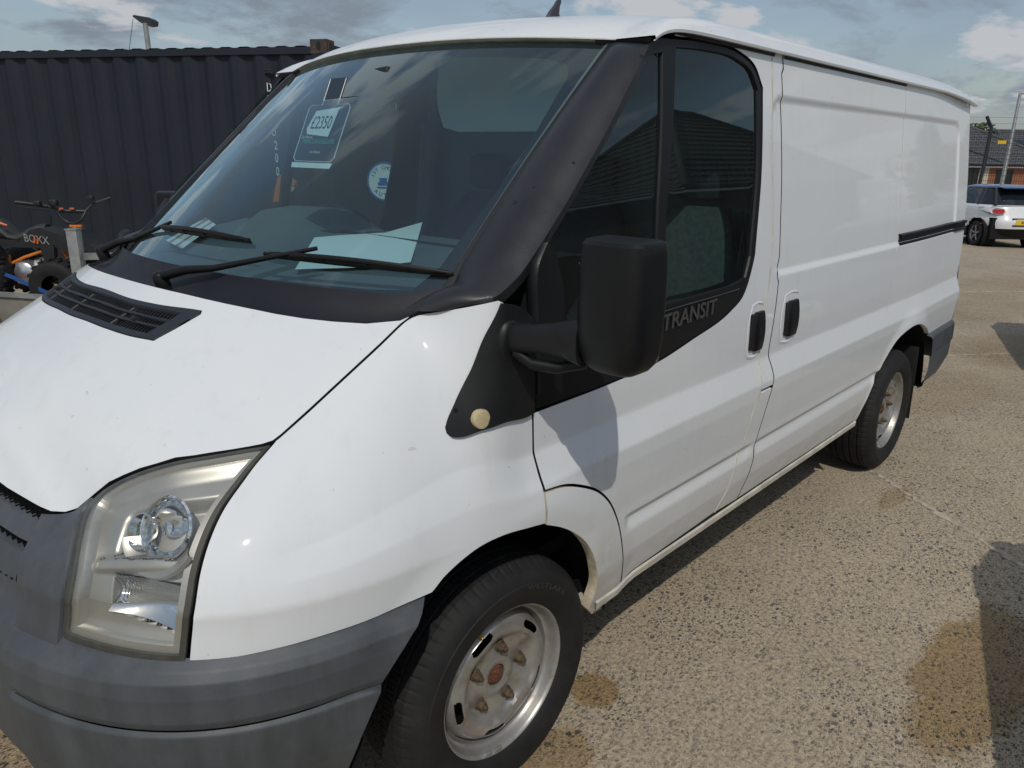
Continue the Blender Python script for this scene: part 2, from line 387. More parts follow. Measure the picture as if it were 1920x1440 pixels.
def grid_faces(n, m, close_n=False):
    f = []
    for i in range(n-1 if not close_n else n):
        for j in range(m-1): f.append((i*m+j, ((i+1) % n)*m+j, ((i+1) % n)*m+j+1, i*m+j+1))
    return f
_tcache = {}
def text_geo(txt, size=1., extrude=.0, spacing=1., bold=0.):
    """outline text as plain vertices and faces, lying in the xy plane"""
    key = (txt, extrude, spacing, bold)
    if key not in _tcache:
        cu = bpy.data.curves.new('txt', 'FONT'); cu.body = txt; cu.size = 1.; cu.extrude = extrude; cu.space_character = spacing
        cu.resolution_u = 3; cu.offset = bold; cu.align_x = 'CENTER'; cu.align_y = 'CENTER'
        o = bpy.data.objects.new('txt', cu); COL.objects.link(o); bpy.context.view_layer.update()
        me = bpy.data.meshes.new_from_object(o.evaluated_get(bpy.context.evaluated_depsgraph_get()))
        v = [q.co.copy() for q in me.vertices]; f = [list(p.vertices) for p in me.polygons]
        bpy.data.objects.remove(o); bpy.data.curves.remove(cu); bpy.data.meshes.remove(me); _tcache[key] = (v, f)
    v, f = _tcache[key]
    return [q*size for q in v], f
def put_text(name, txt, size, origin, ex, ey, mat, parent=None, extrude=0., spacing=1., bold=0., fx=1.):
    v, f = text_geo(txt, size, extrude/size, spacing, bold); ex = Vector(ex).normalized(); ey = Vector(ey).normalized(); ez = ex.cross(ey); o = Vector(origin)
    return mesh_obj(name, [o+ex*q.x*fx+ey*q.y+ez*q.z for q in v], f, mat, parent)
def resample(poly, step, closed=True):
    """Catmull-Rom through gentle bends, straight lines into sharp corners"""
    P = np.array(poly, float); n = len(P); out = []
    def turn(i):
        if not closed and i in (0, n-1): return 180
        a = P[i]-P[i-1]; b = P[(i+1) % n]-P[i]
        c = np.dot(a, b)/max(1e-12, np.linalg.norm(a)*np.linalg.norm(b)); return math.degrees(math.acos(max(-1, min(1, c))))
    sharp = [turn(i) > 36 for i in range(n)]
    for i in range(n if closed else n-1):
        p1, p2 = P[i], P[(i+1) % n]; L = np.linalg.norm(p2-p1); k = max(1, int(round(L/step)))
        t1 = (p2-p1) if sharp[i] else None; t2 = (p2-p1) if sharp[(i+1) % n] else None
        if t1 is None:
            a = p1-P[i-1]; b = p2-p1; la, lb = np.linalg.norm(a), np.linalg.norm(b); t1 = (a/la*lb+b/lb*la)/(la+lb)*L if L < 3.2*la else p2-p1
        if t2 is None:
            a = p2-p1; b = P[(i+2) % n]-p2; la, lb = np.linalg.norm(a), np.linalg.norm(b); t2 = (a/la*lb+b/lb*la)/(la+lb)*L if L < 3.2*lb else p2-p1
        for j in range(k):
            t = j/k; h = (2*t**3-3*t**2+1, t**3-2*t**2+t, -2*t**3+3*t**2, t**3-t**2)
            out.append(h[0]*p1+h[1]*t1+h[2]*p2+h[3]*t2)
    if not closed: out.append(P[-1])
    return np.array(out)
def in_poly(pts, poly):
    x, y = pts[:, 0], pts[:, 1]; ins = np.zeros(len(pts), bool); n = len(poly); j = n-1
    for i in range(n):
        xi, yi = poly[i]; xj, yj = poly[j]
        c = ((yi > y) != (yj > y)) & (x < (xj-xi)*(y-yi)/((yj-yi) if yj != yi else 1e-12)+xi); ins ^= c; j = i
    return ins
def poly_dist(pts, poly):
    d = np.full(len(pts), 1e9)
    for i in range(len(poly)):
        a = poly[i-1]; b = poly[i]; ab = b-a; t = np.clip(((pts-a)@ab)/max(ab@ab, 1e-12), 0, 1); d = np.minimum(d, np.linalg.norm(pts-a-t[:, None]*ab, axis=1))
    return d
def inset_poly(P, d):
    n = len(P); A = .5*np.sum(P[:, 0]*np.roll(P[:, 1], -1)-np.roll(P[:, 0], -1)*P[:, 1]); sg = 1 if A > 0 else -1; o = []
    for i in range(n):
        a = P[i]-P[i-1]; b = P[(i+1) % n]-P[i]; na = np.array([-a[1], a[0]])/max(1e-9, np.linalg.norm(a)); nb = np.array([-b[1], b[0]])/max(1e-9, np.linalg.norm(b))
        m = na+nb; l = np.linalg.norm(m); m = m/max(l, 1e-6); c = max(.45, m@na); o.append(P[i]+sg*d*m/c)
    return np.array(o)
VAN_MID = np.array([1.3, 0., .95])
def panel(name, poly, surf, mat, parent, holes=(), da=.03, db=.012, inset=.0025, flange=.014, off=0., side=1, flange_mat=None, nref=VAN_MID, extra=()):
    """a skin cut from the parametric surface 'surf' along 'poly', with turned-in edges"""
    k = da/db; sc = np.array([1, k])
    loops = []
    for q in [poly]+list(holes):
        L = resample(np.array(q, float), da*.55 if len(q) < 80 else 1e9)
        loops.append(L)
    loops = [inset_poly(L, inset if i == 0 else -inset) for i, L in enumerate(loops)]
    lo = loops[0].min(0); hi = loops[0].max(0)
    ga, gb = np.meshgrid(np.arange(lo[0]+da/2, hi[0], da), np.arange(lo[1]+db/2, hi[1], db), indexing='ij')
    G = np.stack([ga.ravel(), gb.ravel()], 1); G = G+np.array([da, db])*.02*np.sin(np.arange(len(G))[:, None]*np.array([1.7, 2.3]))
    for (a0, a1, b0, b1, d_) in extra:
        xa, xb = np.meshgrid(np.arange(a0, a1, d_), np.arange(b0, b1, db*1.7), indexing='ij'); G = G[(G[:, 0] < a0-d_) | (G[:, 0] > a1) | (G[:, 1] < b0) | (G[:, 1] > b1)]
        G = np.concatenate([G, np.stack([xa.ravel(), xb.ravel()], 1)])
    ok = in_poly(G, loops[0])
    for h in loops[1:]: ok &= ~in_poly(G, h)
    G = G[ok]
    for L in loops:
        if len(G): G = G[poly_dist(G*sc, L*sc) > da*.4]
    V2 = [*np.concatenate(loops)*sc]; E = []; b = 0
    for L in loops:
        n = len(L); E += [(b+i, b+(i+1) % n) for i in range(n)]; b += n
    V2 = np.concatenate([np.array(V2), G*sc]) if len(G) else np.array(V2)
    r = delaunay_2d_cdt([Vector(v) for v in V2], E, [], 0, 1e-7)
    vv = np.array([tuple(v) for v in r[0]]); F = np.array(r[2]); cen = vv[F].mean(1)
    ls = [L*sc for L in loops]; ok = in_poly(cen, ls[0])
    for h in ls[1:]: ok &= ~in_poly(cen, h)
    F = F[ok]; ab = vv/sc
    a, bb = ab[:, 0], ab[:, 1]; e = 1.5e-3
    P = np.asarray(surf(a, bb)); n = np.cross(np.asarray(surf(a+e, bb))-np.asarray(surf(a-e, bb)), np.asarray(surf(a, bb+e))-np.asarray(surf(a, bb-e)))
    n /= np.maximum(np.linalg.norm(n, axis=1, keepdims=True), 1e-12)
    rf_ = np.tile(nref, (len(P), 1)).astype(float)
    if nref is VAN_MID: rf_[:, 0] = np.clip(P[:, 0], -.15, 3.7)
    n *= np.where(((P-rf_)*n).sum(1) < 0, -1, 1)[:, None]
    if off: P = P+off*n
    fn = np.cross(P[F[:, 1]]-P[F[:, 0]], P[F[:, 2]]-P[F[:, 0]]); flip = (fn*n[F[:, 0]]).sum(1) < 0
    F[flip] = F[flip][:, ::-1]
    F = [tuple(t) for t in F]; V = list(P); NN = list(n); fm = [0]*len(F)
    if flange:
        cnt = {}
        for t in F:
            for i in range(3): cnt[(t[i], t[(i+1) % 3])] = 1
        for (i, j) in list(cnt):
            if (j, i) in cnt: continue
            b0 = len(V); q = np.cross(P[j]-P[i], n[i]); q /= max(np.linalg.norm(q), 1e-9)
            V += [P[i], P[j], P[j]-n[j]*flange, P[i]-n[i]*flange]; nn = (q*.75+n[i]*.66); nn /= np.linalg.norm(nn)
            NN += [nn, nn, q, q]; F.append((b0, b0+3, b0+2, b0+1)); fm.append(1)
    V = np.array(V); NN = np.array(NN)
    if side < 0:
        V = V*np.array([1, -1, 1]); NN = NN*np.array([1, -1, 1]); F = [f[::-1] for f in F]
    mats = [mat, flange_mat or mat]
    return mesh_obj(name, V, F, None, parent, True, NN, mats=mats, fmat=fm)


# ------------------------------------------------------------------ van surfaces (x back along the van, y across, z up; near side is -y)
def sst(a,b,x):
    t=np.clip((np.asarray(x,float)-a)/(b-a),0,1); return t*t*(3-2*t)
X0,NA=-.14,.79
# unit superellipse n=3, arc-length table
_th=np.linspace(0,np.pi/2,2001); _xi=np.sin(_th)**(2/3.)*NA; _et=np.cos(_th)**(2/3.)
_ds=np.hypot(np.diff(_xi),np.diff(_et)*.985); _S=np.concatenate([[0],np.cumsum(_ds)])
SN=-_S[-1]+X0            # s at the nose centre
def plan(s):             # -> x fraction (0..1), eta (1..0); s<=X0 front
    d=np.clip(X0-np.asarray(s,float),0,_S[-1])
    return np.interp(d,_S,_xi)/NA, np.interp(d,_S,_et)
def s_of_eta(e): return X0-np.interp(-e,-_et,_S)
def s_of_x(x): return np.where(np.asarray(x)>=X0,x,X0-np.interp((X0-np.asarray(x))/NA,_xi/NA,_S))
_PZ=[.20,.30,.34,.42,.50,.57,.66,.72,.80,.845,.925,.935,1.0,1.1,1.2,1.3,1.5,1.7,1.9,2.05]
_PW=[.905,.922,.930,.950,.966,.972,.977,.9835,.990,.9905,.9615,.9610,.9605,.957,.9505,.940,.917,.890,.862,.842]
_zz=np.linspace(.2,2.05,371); _ww=np.interp(_zz,_PZ,_PW)
_k=np.exp(-.5*(np.arange(-6,7)/.65)**2); _k/=_k.sum(); _ww=np.convolve(np.pad(_ww,6,mode='edge'),_k,'valid')
def boxd(x,z,x0,x1,z0,z1,r):
    cx,cz=(x0+x1)/2,(z0+z1)/2; qx=np.abs(x-cx)-(x1-x0)/2+r; qz=np.abs(z-cz)-(z1-z0)/2+r
    return np.hypot(np.maximum(qx,0),np.maximum(qz,0))+np.minimum(np.maximum(qx,qz),0)-r
def W(x,z):
    x=np.asarray(x,float); z=np.asarray(z,float)
    w=np.interp(z,_zz,_ww)
    # lower swage on the doors
    m=sst(.43,.47,x)*(1-sst(2.58,2.62,x))*(1-.75*sst(1.19,1.21,x)*(1-sst(1.25,1.27,x)))
    w=w-m*.011*(sst(.566,.612,z)*(1-sst(.615,.632,z)))
    # recessed upper side panel
    w=w-.009*(1-sst(-.014,.014,boxd(x,z,1.285,3.66,1.205,1.765,.07)))*sst(1.26,1.285,x)
    # arch flares
    for xc in (0.,2.933):
        r=np.hypot(x-xc,z-.34); w=w+.017*(1-sst(.43,.545,r))*(z>.2)
    w=w-.018*sst(2.9,3.9,x)
    return w
_ua=np.array([(0,-.865,0,.95),(.3,-.84,-.30,.922),(.49,-.803,-.455,.897),(.545,-.768,-.50,.904),(.575,-.758,-.512,.917),(.60,-.747,-.52,.931),(.63,-.732,-.54,.953),(.66,-.713,-.56,.972),
 (.71,-.676,-.60,.997),(.77,-.624,-.65,1.019),(.82,-.568,-.69,1.026),(.86,-.519,-.72,1.033),(.90,-.476,-.745,1.036)])
_us=list(s_of_eta(_ua[:,0])); _uv=[a[1:] for a in _ua]
for xl,v in ((-.50,(-.401,-.755,1.084)),(-.40,(-.307,-.762,1.143)),(-.31,(-.228,-.769,1.193)),(-.20,(-.145,-.777,1.25)),(-.02,(-.03,-.93,1.29)),(.1,(.1,-.941,1.29))):
    _us.append(float(s_of_x(xl))); _uv.append(v)
_us=np.array(_us); _uv=np.array(_uv)
_sg=np.linspace(SN,.1,600); _ug=np.stack([np.interp(_sg,_us,_uv[:,i]) for i in range(3)],1)
_k2=np.exp(-.5*(np.arange(-24,25)/7.)**2); _k2/=_k2.sum()
for i in range(3):
    a=_ug[:,i]; pl=2*a[0]-a[24:0:-1] if i==1 else a[24:0:-1]; pr=2*a[-1]-a[-2:-26:-1]
    _ug[:,i]=np.convolve(np.concatenate([pl,a,pr]),_k2,'valid')
def U(s): return np.stack([np.interp(s,_sg,_ug[:,i]) for i in range(3)],-1)
HL=.80
def Phi(s,h,off=0.):
    s,h=np.broadcast_arrays(np.asarray(s,float),np.asarray(h,float))
    xi,et=plan(s); fr=s<X0
    hl=np.minimum(h,HL)
    na=NA+.004-.022*sst(.66,.80,hl)-.03*(1-sst(.2,.42,hl))
    x=np.where(fr,X0-na*xi,s)
    w=W(x,hl)
    y=-w*et
    z=hl
    # upper loft
    v=np.clip((h-HL)/.5,0,1)[...,None]
    L=np.stack([np.where(fr,X0-(NA-.018)*xi,s),-W(np.where(fr,X0-NA*xi,s),HL)*et,np.full_like(s,HL)],-1)
    u=U(s); dz=(u[...,2]-HL)
    c=et  # side-ness
    p1=L.copy(); p1[...,2]+=.52*dz; p1[...,:2]+=.17*(u-L)[...,:2]
    p2=u.copy(); p2[...,:2]+=.27*(L-u)[...,:2]; p2[...,2]-=.13*dz
    bz=(1-v)**3*L+3*v*(1-v)**2*p1+3*v*v*(1-v)*p2+v**3*u
    sd=np.stack([s,-W(s,h),h],-1)
    b=sst(-.16,.03,s)[...,None]
    nb=np.stack([-xi**2,-et,0*et],-1)
    bz=bz-nb*(.011*np.clip((h-.85)/.06,0,1)*(1-sst(.98,1.26,h))*sst(-.68,-.50,s))[...,None]
    up=bz*(1-b)+sd*b
    lo=np.stack([x,y,z],-1)
    P=np.where((h>HL)[...,None],up,lo)
    if np.any(off):
        e=1e-3; a=Phi(s+e,h)-Phi(s-e,h); c2=Phi(s,h+e)-Phi(s,h-e)
        n=np.cross(a,c2); n/=np.maximum(np.linalg.norm(n,axis=-1,keepdims=True),1e-9)
        sg=np.where((n[...,1]>0)&(np.abs(n[...,1])>.05),-1,1)[...,None]
        P=P+np.asarray(off)[...,None]*n*sg if np.ndim(off) else P+off*n*sg
    return P
# bonnet
_bx=[-.865,-.84,-.803,-.768,-.747,-.713,-.676,-.624,-.568,-.476,-.401,-.307,-.228,-.145,.05]; _by=[.05,.30,.455,.50,.52,.56,.60,.65,.69,.745,.755,.762,.769,.777,.80]
_bz=[.95,.922,.897,.904,.931,.972,.997,1.019,1.026,1.036,1.084,1.143,1.193,1.25,1.37]
def B(x,y):
    zc=np.interp(x,[-.90,-.865,-.80,-.70,-.6,-.51,-.41,-.35,-.25],[.93,.955,1.025,1.105,1.17,1.228,1.285,1.312,1.345])
    yE=np.interp(x,_bx,_by); zE=np.interp(x,_bx,_bz)
    return zc-(zc-zE)*np.minimum(np.abs(y)/np.maximum(yE,.2),1.3)**2.3
def cowl_x(y): return -.148-.285*(1-np.abs(np.asarray(y)/.78)**2.3)
def WS(u,v,off=0.):
    u,v=np.broadcast_arrays(np.asarray(u,float),np.asarray(v,float))
    yw=.795+(.76-.795)*v
    bul=.03*v*(1-v)
    cn=np.stack([-.05+.645*v-bul,u*yw,1.275+.592*v+bul],-1)
    ce=np.stack([-.31+.79*v-bul,u*yw,1.30+.595*v+bul],-1)
    k=(np.abs(u)**2.2)[...,None]
    P=cn*k+ce*(1-k)
    if off: P=P+off*np.array([-.62,0,.78])
    return P

# ================================================================== GROUND
def ground_mat():
    m, nt, b = new_mat('aggregate_concrete'); co = ocoord(nt)
    # slab axes are turned against the van
    rot = N(nt, 'ShaderNodeMapping'); rot.inputs['Rotation'].default_value = (0, 0, R(53)); nt.links.new(co, rot.inputs[0])
    big = noise(nt, .75, 8, .66, co); mid = noise(nt, 3.5, 7, .65, co); fine = noise(nt, 70, 5, .7, co)
    c = ramp(nt, mid, [(.30, (.31, .245, .165)), (.55, (.43, .345, .24)), (.75, (.54, .445, .32))])
    c = mixc(nt, .6, c, ramp(nt, big, [(.36, (.31, .245, .168)), (.62, (.51, .42, .30))]))
    c = mixc(nt, .55, c, ramp(nt, fine, [(.36, (.13, .105, .075)), (.48, (.39, .32, .23)), (.64, (.68, .585, .43))]))
    h = math_(nt, 'MULTIPLY', fine, .5)
    # dark crushed stones at three sizes, long and lying every way
    for sc, thr, pr, sz, seed in ((29, .235, .80, .23, 1), (54, .27, .58, .24, 2), (112, .27, .46, .22, 3)):
        wv = N(nt, 'ShaderNodeTexNoise', i_Scale=sc*1.1, i_Detail=3.0); nt.links.new(co, wv.inputs['Vector'])
        ad = N(nt, 'ShaderNodeVectorMath', operation='SCALE'); ad.inputs['Scale'].default_value = .85/sc; nt.links.new(wv.outputs['Color'], ad.inputs[0])
        ad2 = N(nt, 'ShaderNodeVectorMath', operation='ADD'); nt.links.new(co, ad2.inputs[0]); nt.links.new(ad.outputs[0], ad2.inputs[1])
        mp = N(nt, 'ShaderNodeMapping'); mp.inputs['Rotation'].default_value = (0, 0, seed*.9); mp.inputs['Scale'].default_value = (1, 1.75, 1); mp.inputs['Location'].default_value = (seed*3.1, seed*1.7, .3); nt.links.new(ad2.outputs[0], mp.inputs[0])
        v = N(nt, 'ShaderNodeTexVoronoi', i_Scale=sc, i_Randomness=1.0); v.voronoi_dimensions = '2D'; v.distance = 'EUCLIDEAN'; nt.links.new(mp.outputs[0], v.inputs['Vector'])
        sp = N(nt, 'ShaderNodeSeparateColor'); nt.links.new(v.outputs['Color'], sp.inputs[0])
        size = math_(nt, 'MULTIPLY', math_(nt, 'GREATER_THAN', sp.outputs[0], pr), math_(nt, 'MULTIPLY_ADD', sp.outputs[1], sz, thr-.12))
        k = math_(nt, 'LESS_THAN', v.outputs['Distance'], size)
        dens = ramp(nt, noise(nt, 1.3, 4, .6, co), [(.33, (.30,)*3), (.58, (1,)*3)])
        stone = mixc(nt, sp.outputs[2], (.030, .040, .045), (.085, .094, .095))
        c = mixc(nt, math_(nt, 'MULTIPLY', k, math_(nt, 'MULTIPLY', dens, .92)), c, stone)
        h = math_(nt, 'ADD', h, math_(nt, 'MULTIPLY', k, .35))
    # fine broom lines
    mp = N(nt, 'ShaderNodeMapping'); mp.inputs['Scale'].default_value = (1.2, 95, 1); nt.links.new(rot.outputs[0], mp.inputs[0])
    br = ramp(nt, noise(nt, 1., 3, .6, mp.outputs[0]), [(.45, (0,)*3), (.75, (1,)*3)])
    c = mixc(nt, math_(nt, 'MULTIPLY', br, .30), c, (.55, .47, .36))
    # oil and water marks: centre, radius, strength
    rough = None; stain = None
    wob = noise(nt, 16, 8, .72, co); wob2 = noise(nt, 3.2, 9, .75, co)
    sp = N(nt, 'ShaderNodeSeparateXYZ'); nt.links.new(co, sp.inputs[0])
    for (x, y, rx, ry, w_, s_) in ((.455, -.895, .085, .085, .03, .85), (.16, -.98, .13, .10, .05, .7), (1.38, -1.74, .52, .17, .1, .85), (2.58, -1.12, .20, .055, .05, .5), (-.95, .45, 1.3, .9, .4, .55), (6.9, -.9, .9, .45, .3, .45), (9.2, -.1, 1.2, .5, .5, .35), (4.8, -.75, .8, .35, .2, .3), (11.5, .2, 2.2, .5, .6, .3)):
        dx = math_(nt, 'MULTIPLY', math_(nt, 'SUBTRACT', sp.outputs['X'], x), 1/rx); dy = math_(nt, 'MULTIPLY', math_(nt, 'SUBTRACT', sp.outputs['Y'], y), 1/ry)
        dd = math_(nt, 'SQRT', math_(nt, 'ADD', math_(nt, 'MULTIPLY', dx, dx), math_(nt, 'MULTIPLY', dy, dy)))
        dd = math_(nt, 'ADD', dd, math_(nt, 'MULTIPLY', math_(nt, 'SUBTRACT', wob if rx < .3 else wob2, .5), 1.5 if rx > .3 else .8))
        r = N(nt, 'ShaderNodeMapRange', i_From_Min=.82, i_From_Max=1.0 if rx < .7 else 1.25, i_To_Min=s_, i_To_Max=0.); nt.links.new(dd, r.inputs['Value'])
        stain = r.outputs[0] if stain is None else math_(nt, 'MAXIMUM', stain, r.outputs[0])
    c = mixc(nt, stain, c, mixc(nt, 1., c, (.66, .53, .33), 'MULTIPLY'))
    nt.links.new(c, b.inputs['Base Color']); b.inputs['Roughness'].default_value = .88; b.inputs['Specular IOR Level'].default_value = .3
    nt.links.new(math_(nt, 'MULTIPLY_ADD', stain, -.35, .9), b.inputs['Roughness'])
    bump(nt, b, h, .5, .0025)
    return m
MT['ground'] = ground_mat()
gx = [-500, -60, -10, 3.5, 4.5, 5.5, 60, 61, 300, 1200]; gy = [-900, -60, -10, 10, 60, 900]
def gz(x): return -.03*min(max(0, x-4.5), 56)
rows = [[(x, y, gz(x)) for y in gy] for x in gx]
v = [p for r in rows for p in r]; ground = mesh_obj('ground', v, grid_faces(len(gx), len(gy)), MT['ground']); struct(ground)
MT['joint'] = plain('crumbling_joint', (.44, .38, .30), .95, var=.35, vscale=28, bmp=.5, bscale=60, bdist=.006)
MT['joint_dark'] = plain('joint_crack', (.07, .06, .05), .95)
def joint(a, b, w, seed, mat='joint'):
    rr = random.Random(seed); a = Vector(a); b = Vector(b); d = (b-a).normalized(); n = Vector((-d.y, d.x, 0)); L = (b-a).length; k = int(L/.02); v = []; f = []; drift = 0
    for i in range(k+1):
        drift = drift*.93+rr.uniform(-.006, .006); p = a+d*(L*i/k)+n*drift; w1 = w*rr.uniform(.15, 1.0)*(1 if rr.random() > .1 else .2); w2_ = w*rr.uniform(.15, 1.0); p.z = gz(p.x); z = .004+rr.uniform(0, .004)
        v += [p+n*w1+Vector((0, 0, .002)), p+n*w1*.4+Vector((0, 0, z)), p-n*w2_*.4+Vector((0, 0, z)), p-n*w2_+Vector((0, 0, .002))]
    for i in range(k):
        for j in range(3): f.append((i*4+j, i*4+j+1, i*4+j+5, i*4+j+4))
    o = mesh_obj('slab_joint', v, f, MT[mat]); struct(o); return o
joint((4.4, 1.12, 0), (2.02, -2.05, 0), .026, 3); joint((2.02, -2.05, 0), (.2, -4.5, 0), .03, 4)
joint((4.95, .16, 0), (8.5, -2.1, 0), .014, 5); joint((4.95, .16, 0), (3.6, 1.05, 0), .014, 8)
joint((9.6, 1.1, 0), (13.6, -1.4, 0), .022, 6); joint((13.6, 3.0, 0), (18.5, -.1, 0), .025, 7)
# ================================================================== SHIPPING CONTAINER
cdir = Vector((-.478, .878, 0)).normalized(); cn = Vector((-cdir.y, cdir.x, 0))   # cn points towards the yard
cn = -cn if cn.dot(Vector((-1, -1, 0))) < 0 else cn
cont = thing('shipping_container', 'dark navy corrugated steel shipping container with white upright code letters', 'container', (3.512, 4.756, 0))
def cp(s, d, z): return cdir*s+cn*d+Vector((0, 0, z))
LEN = 6.06
# corrugated side
prof = []; s = .16; p_ = .278
while s < LEN-.2:
    prof += [(s, -.012), (s+.072, -.012), (s+.139, -.048), (s+.211, -.048)]; s += p_
prof.append((LEN-.16, -.012))
v = [cp(s, d, z) for (s, d) in prof for z in (.16, 2.47)]
f = [(2*i, 2*i+2, 2*i+3, 2*i+1) for i in range(len(prof)-1)]
o = mesh_obj('corrugated_wall', v, f, MT['container'], cont)
mb = MB()
def bar(s0, s1, d0, d1, z0, z1, mb):
    v = [cp(s, d, z) for s in (s0, s1) for d in (d0, d1) for z in (z0, z1)]; mb.add(v, [(0, 1, 3, 2), (4, 6, 7, 5), (0, 4, 5, 1), (2, 3, 7, 6), (0, 2, 6, 4), (1, 5, 7, 3)])
bar(0.16, LEN-.16, -.06, .0, 2.47, 2.535, mb); mb.build('top_rail', MT['container'], cont)
mb = MB(); bar(.16, LEN-.16, -.06, 0, .03, .16, mb); mb.build('bottom_rail', MT['container'], cont)
mb = MB(); bar(0, .165, -.16, .004, .12, 2.47, mb); mb.build('corner_post', MT['container'], cont)
mb = MB(); bar(LEN-.165, LEN, -.16, .004, .12, 2.47, mb); mb.build('corner_post', MT['container'], cont)
# corrugated roof panel just above the rail, seen edge-on as low waves
prof = []; s = .18
while s < LEN-.25:
    prof += [(s, 2.536), (s+.05, 2.536), (s+.075, 2.549), (s+.16, 2.549)]; s += .209
prof.append((LEN-.18, 2.536))
v = [cp(s, d, z) for (s, z) in prof for d in (-.03, -2.40)]; mesh_obj('roof_panel', v, [(2*i, 2*i+2, 2*i+3, 2*i+1) for i in range(len(prof)-1)], MT['container'], cont)
mb = MB(); bar(0.02, .06, -2.3, -.14, .16, 2.52, mb); bar(LEN-.06, LEN-.02, -2.3, -.14, .16, 2.52, mb); mb.split('end_wall', MT['container'], cont)
mb = MB(); bar(.1, LEN-.1, -2.42, -2.38, .05, 2.53, mb); mb.build('far_wall', MT['container'], cont)
mb = MB(); bar(0, .06, -2.26, -.165, 2.47, 2.56, mb); mb.build('end_header', MT['container'], cont)
for (s0, d0) in ((-.004, -.158), (LEN-.174, -.158), (-.004, -2.43), (LEN-.174, -2.43)):
    for z0 in (2.472, .0):
        # solid casting block; flat black ovals on its faces paint in dark holes
        mb = MB(); bar(s0, s0+.178, d0, d0+.165, z0, z0+.118+(.01 if z0 > 1 else 0), mb); c_ = mb.build('corner_casting', MT['casting'], cont)
        c0_ = cp(s0+.089, d0+.165, z0+.066); mb = MB(); ring_ = [c0_+cdir*(.026*math.cos(t))+Vector((0, 0, .042*math.sin(t))) for t in np.linspace(0, 2*math.pi, 24, endpoint=False)]
        mb.prism([q+cn*.0015 for q in ring_], cn*.0005); c1_ = cp(s0, d0+.082, z0+.066); mb.prism([c1_-cdir*.0015+cn*(.030*math.cos(t))+Vector((0, 0, .042*math.sin(t))) for t in np.linspace(0, 2*math.pi, 24, endpoint=False)], -cdir*.0005); mb.split('dark_hole_patch', MT['black'], c_)
ex = -cdir; 
for (ss, zc, ch) in ((.655, 2.160, 'D'), (.655, 2.040, 'N'), (.640, 1.735, 'U'), (.628, 1.603, '2'), (.628, 1.477, '0'), (.628, 1.344, '0'), (.628, 1.221, '1'), (.345, 1.985, '2'), (.345, 1.885, 'G'), (.350, 1.775, '1')):
    put_text('code_letter', ch, .125 if ss > .5 else .115, cp(ss, .0025 if True else 0, zc), ex, (0, 0, 1), MT['white_print'], cont, fx=.62, bold=.012)
mb = MB(); bar(.60, .70, -.011, .004, 2.325, 2.335, mb); bar(.60, .70, -.011, .004, 2.30, 2.308, mb); bar(.628, .672, -.011, .006, 2.20, 2.235, mb); mb.split('vent_cover', MT['fence_metal'], cont)
# ================================================================== QUAD BIKE ON A TRAILER, left edge
qe1 = Vector((.676, -.737, 0)).normalized(); qe2 = Vector((.737, .676, 0)).normalized()
def frame_at(o, loc):
    o.location = loc; o.rotation_euler = (0, 0, math.atan2(qe1.y, qe1.x)); return o
trailer = thing('trailer', 'weathered grey box trailer with a square steel corner post', 'trailer'); frame_at(trailer, (.62, 3.80, 0))
# local x: along the picture, y: away
mb = MB(); mb.box((.085, 0, .60), (.072, .072, .86), bev=.004); mb.build('corner_post', MT['steel'], trailer, 40)
MB().box((.085, 0, 1.034), (.080, .080, .010)).build('post_cap', MT['steel'], trailer)
mb = MB(); mb.box((-.62, .0, .585), (1.34, .04, .028), Matrix.Rotation(.05, 3, 'Y')); mb.build('top_rail', MT['steel'], trailer)
MB().box((-.62, .01, .44), (1.30, .02, .26)).build('side_panel', MT['ply'], trailer)
MB().box((-.62, .60, .33), (1.5, 1.2, .03)).build('bed', MT['ply'], trailer)
mb = MB(); mb.box((.74, .03, .865), (1.25, .035, .045), Matrix.Rotation(-.03, 3, 'Y')); mb.build('front_rail', MT['steel'], trailer)
for x in (-1.2, 1.3): MB().box((x, .0, .45), (.05, .05, .5)).build('stake', MT['steel'], trailer)
MB().box((.74, .05, .55), (1.2, .02, .40)).build('front_panel', MT['ply'], trailer)
mb = MB(); mb.lathe([(.20, 0), (.29, 0), (.30, .02), (.30, .16), (.29, .18), (.20, .18)], (-.85, -.24, .30), (0, 1, 0), 28); mb.build('trailer_wheel', MT['tyre'], trailer, 40)
v = []; f = []
for i, t in enumerate(np.linspace(-.2, math.pi+.2, 20)):
    for yy in (-.30, -.02): v.append((-.85+.36*math.cos(t), yy, .28+.36*math.sin(t)))
f = [(2*i, 2*i+2, 2*i+3, 2*i+1) for i in range(19)]; mesh_obj('mudguard', v, f, MT['ply'], trailer)
quad = thing('quad_bike', 'small black and orange quad bike standing on the trailer', 'quad bike'); frame_at(quad, (.80, 4.70, .36))
k = .0042
def L(px, py, dy=0.): return Vector(((px-100)*k, dy, (520-py)*k*1.02+.22))
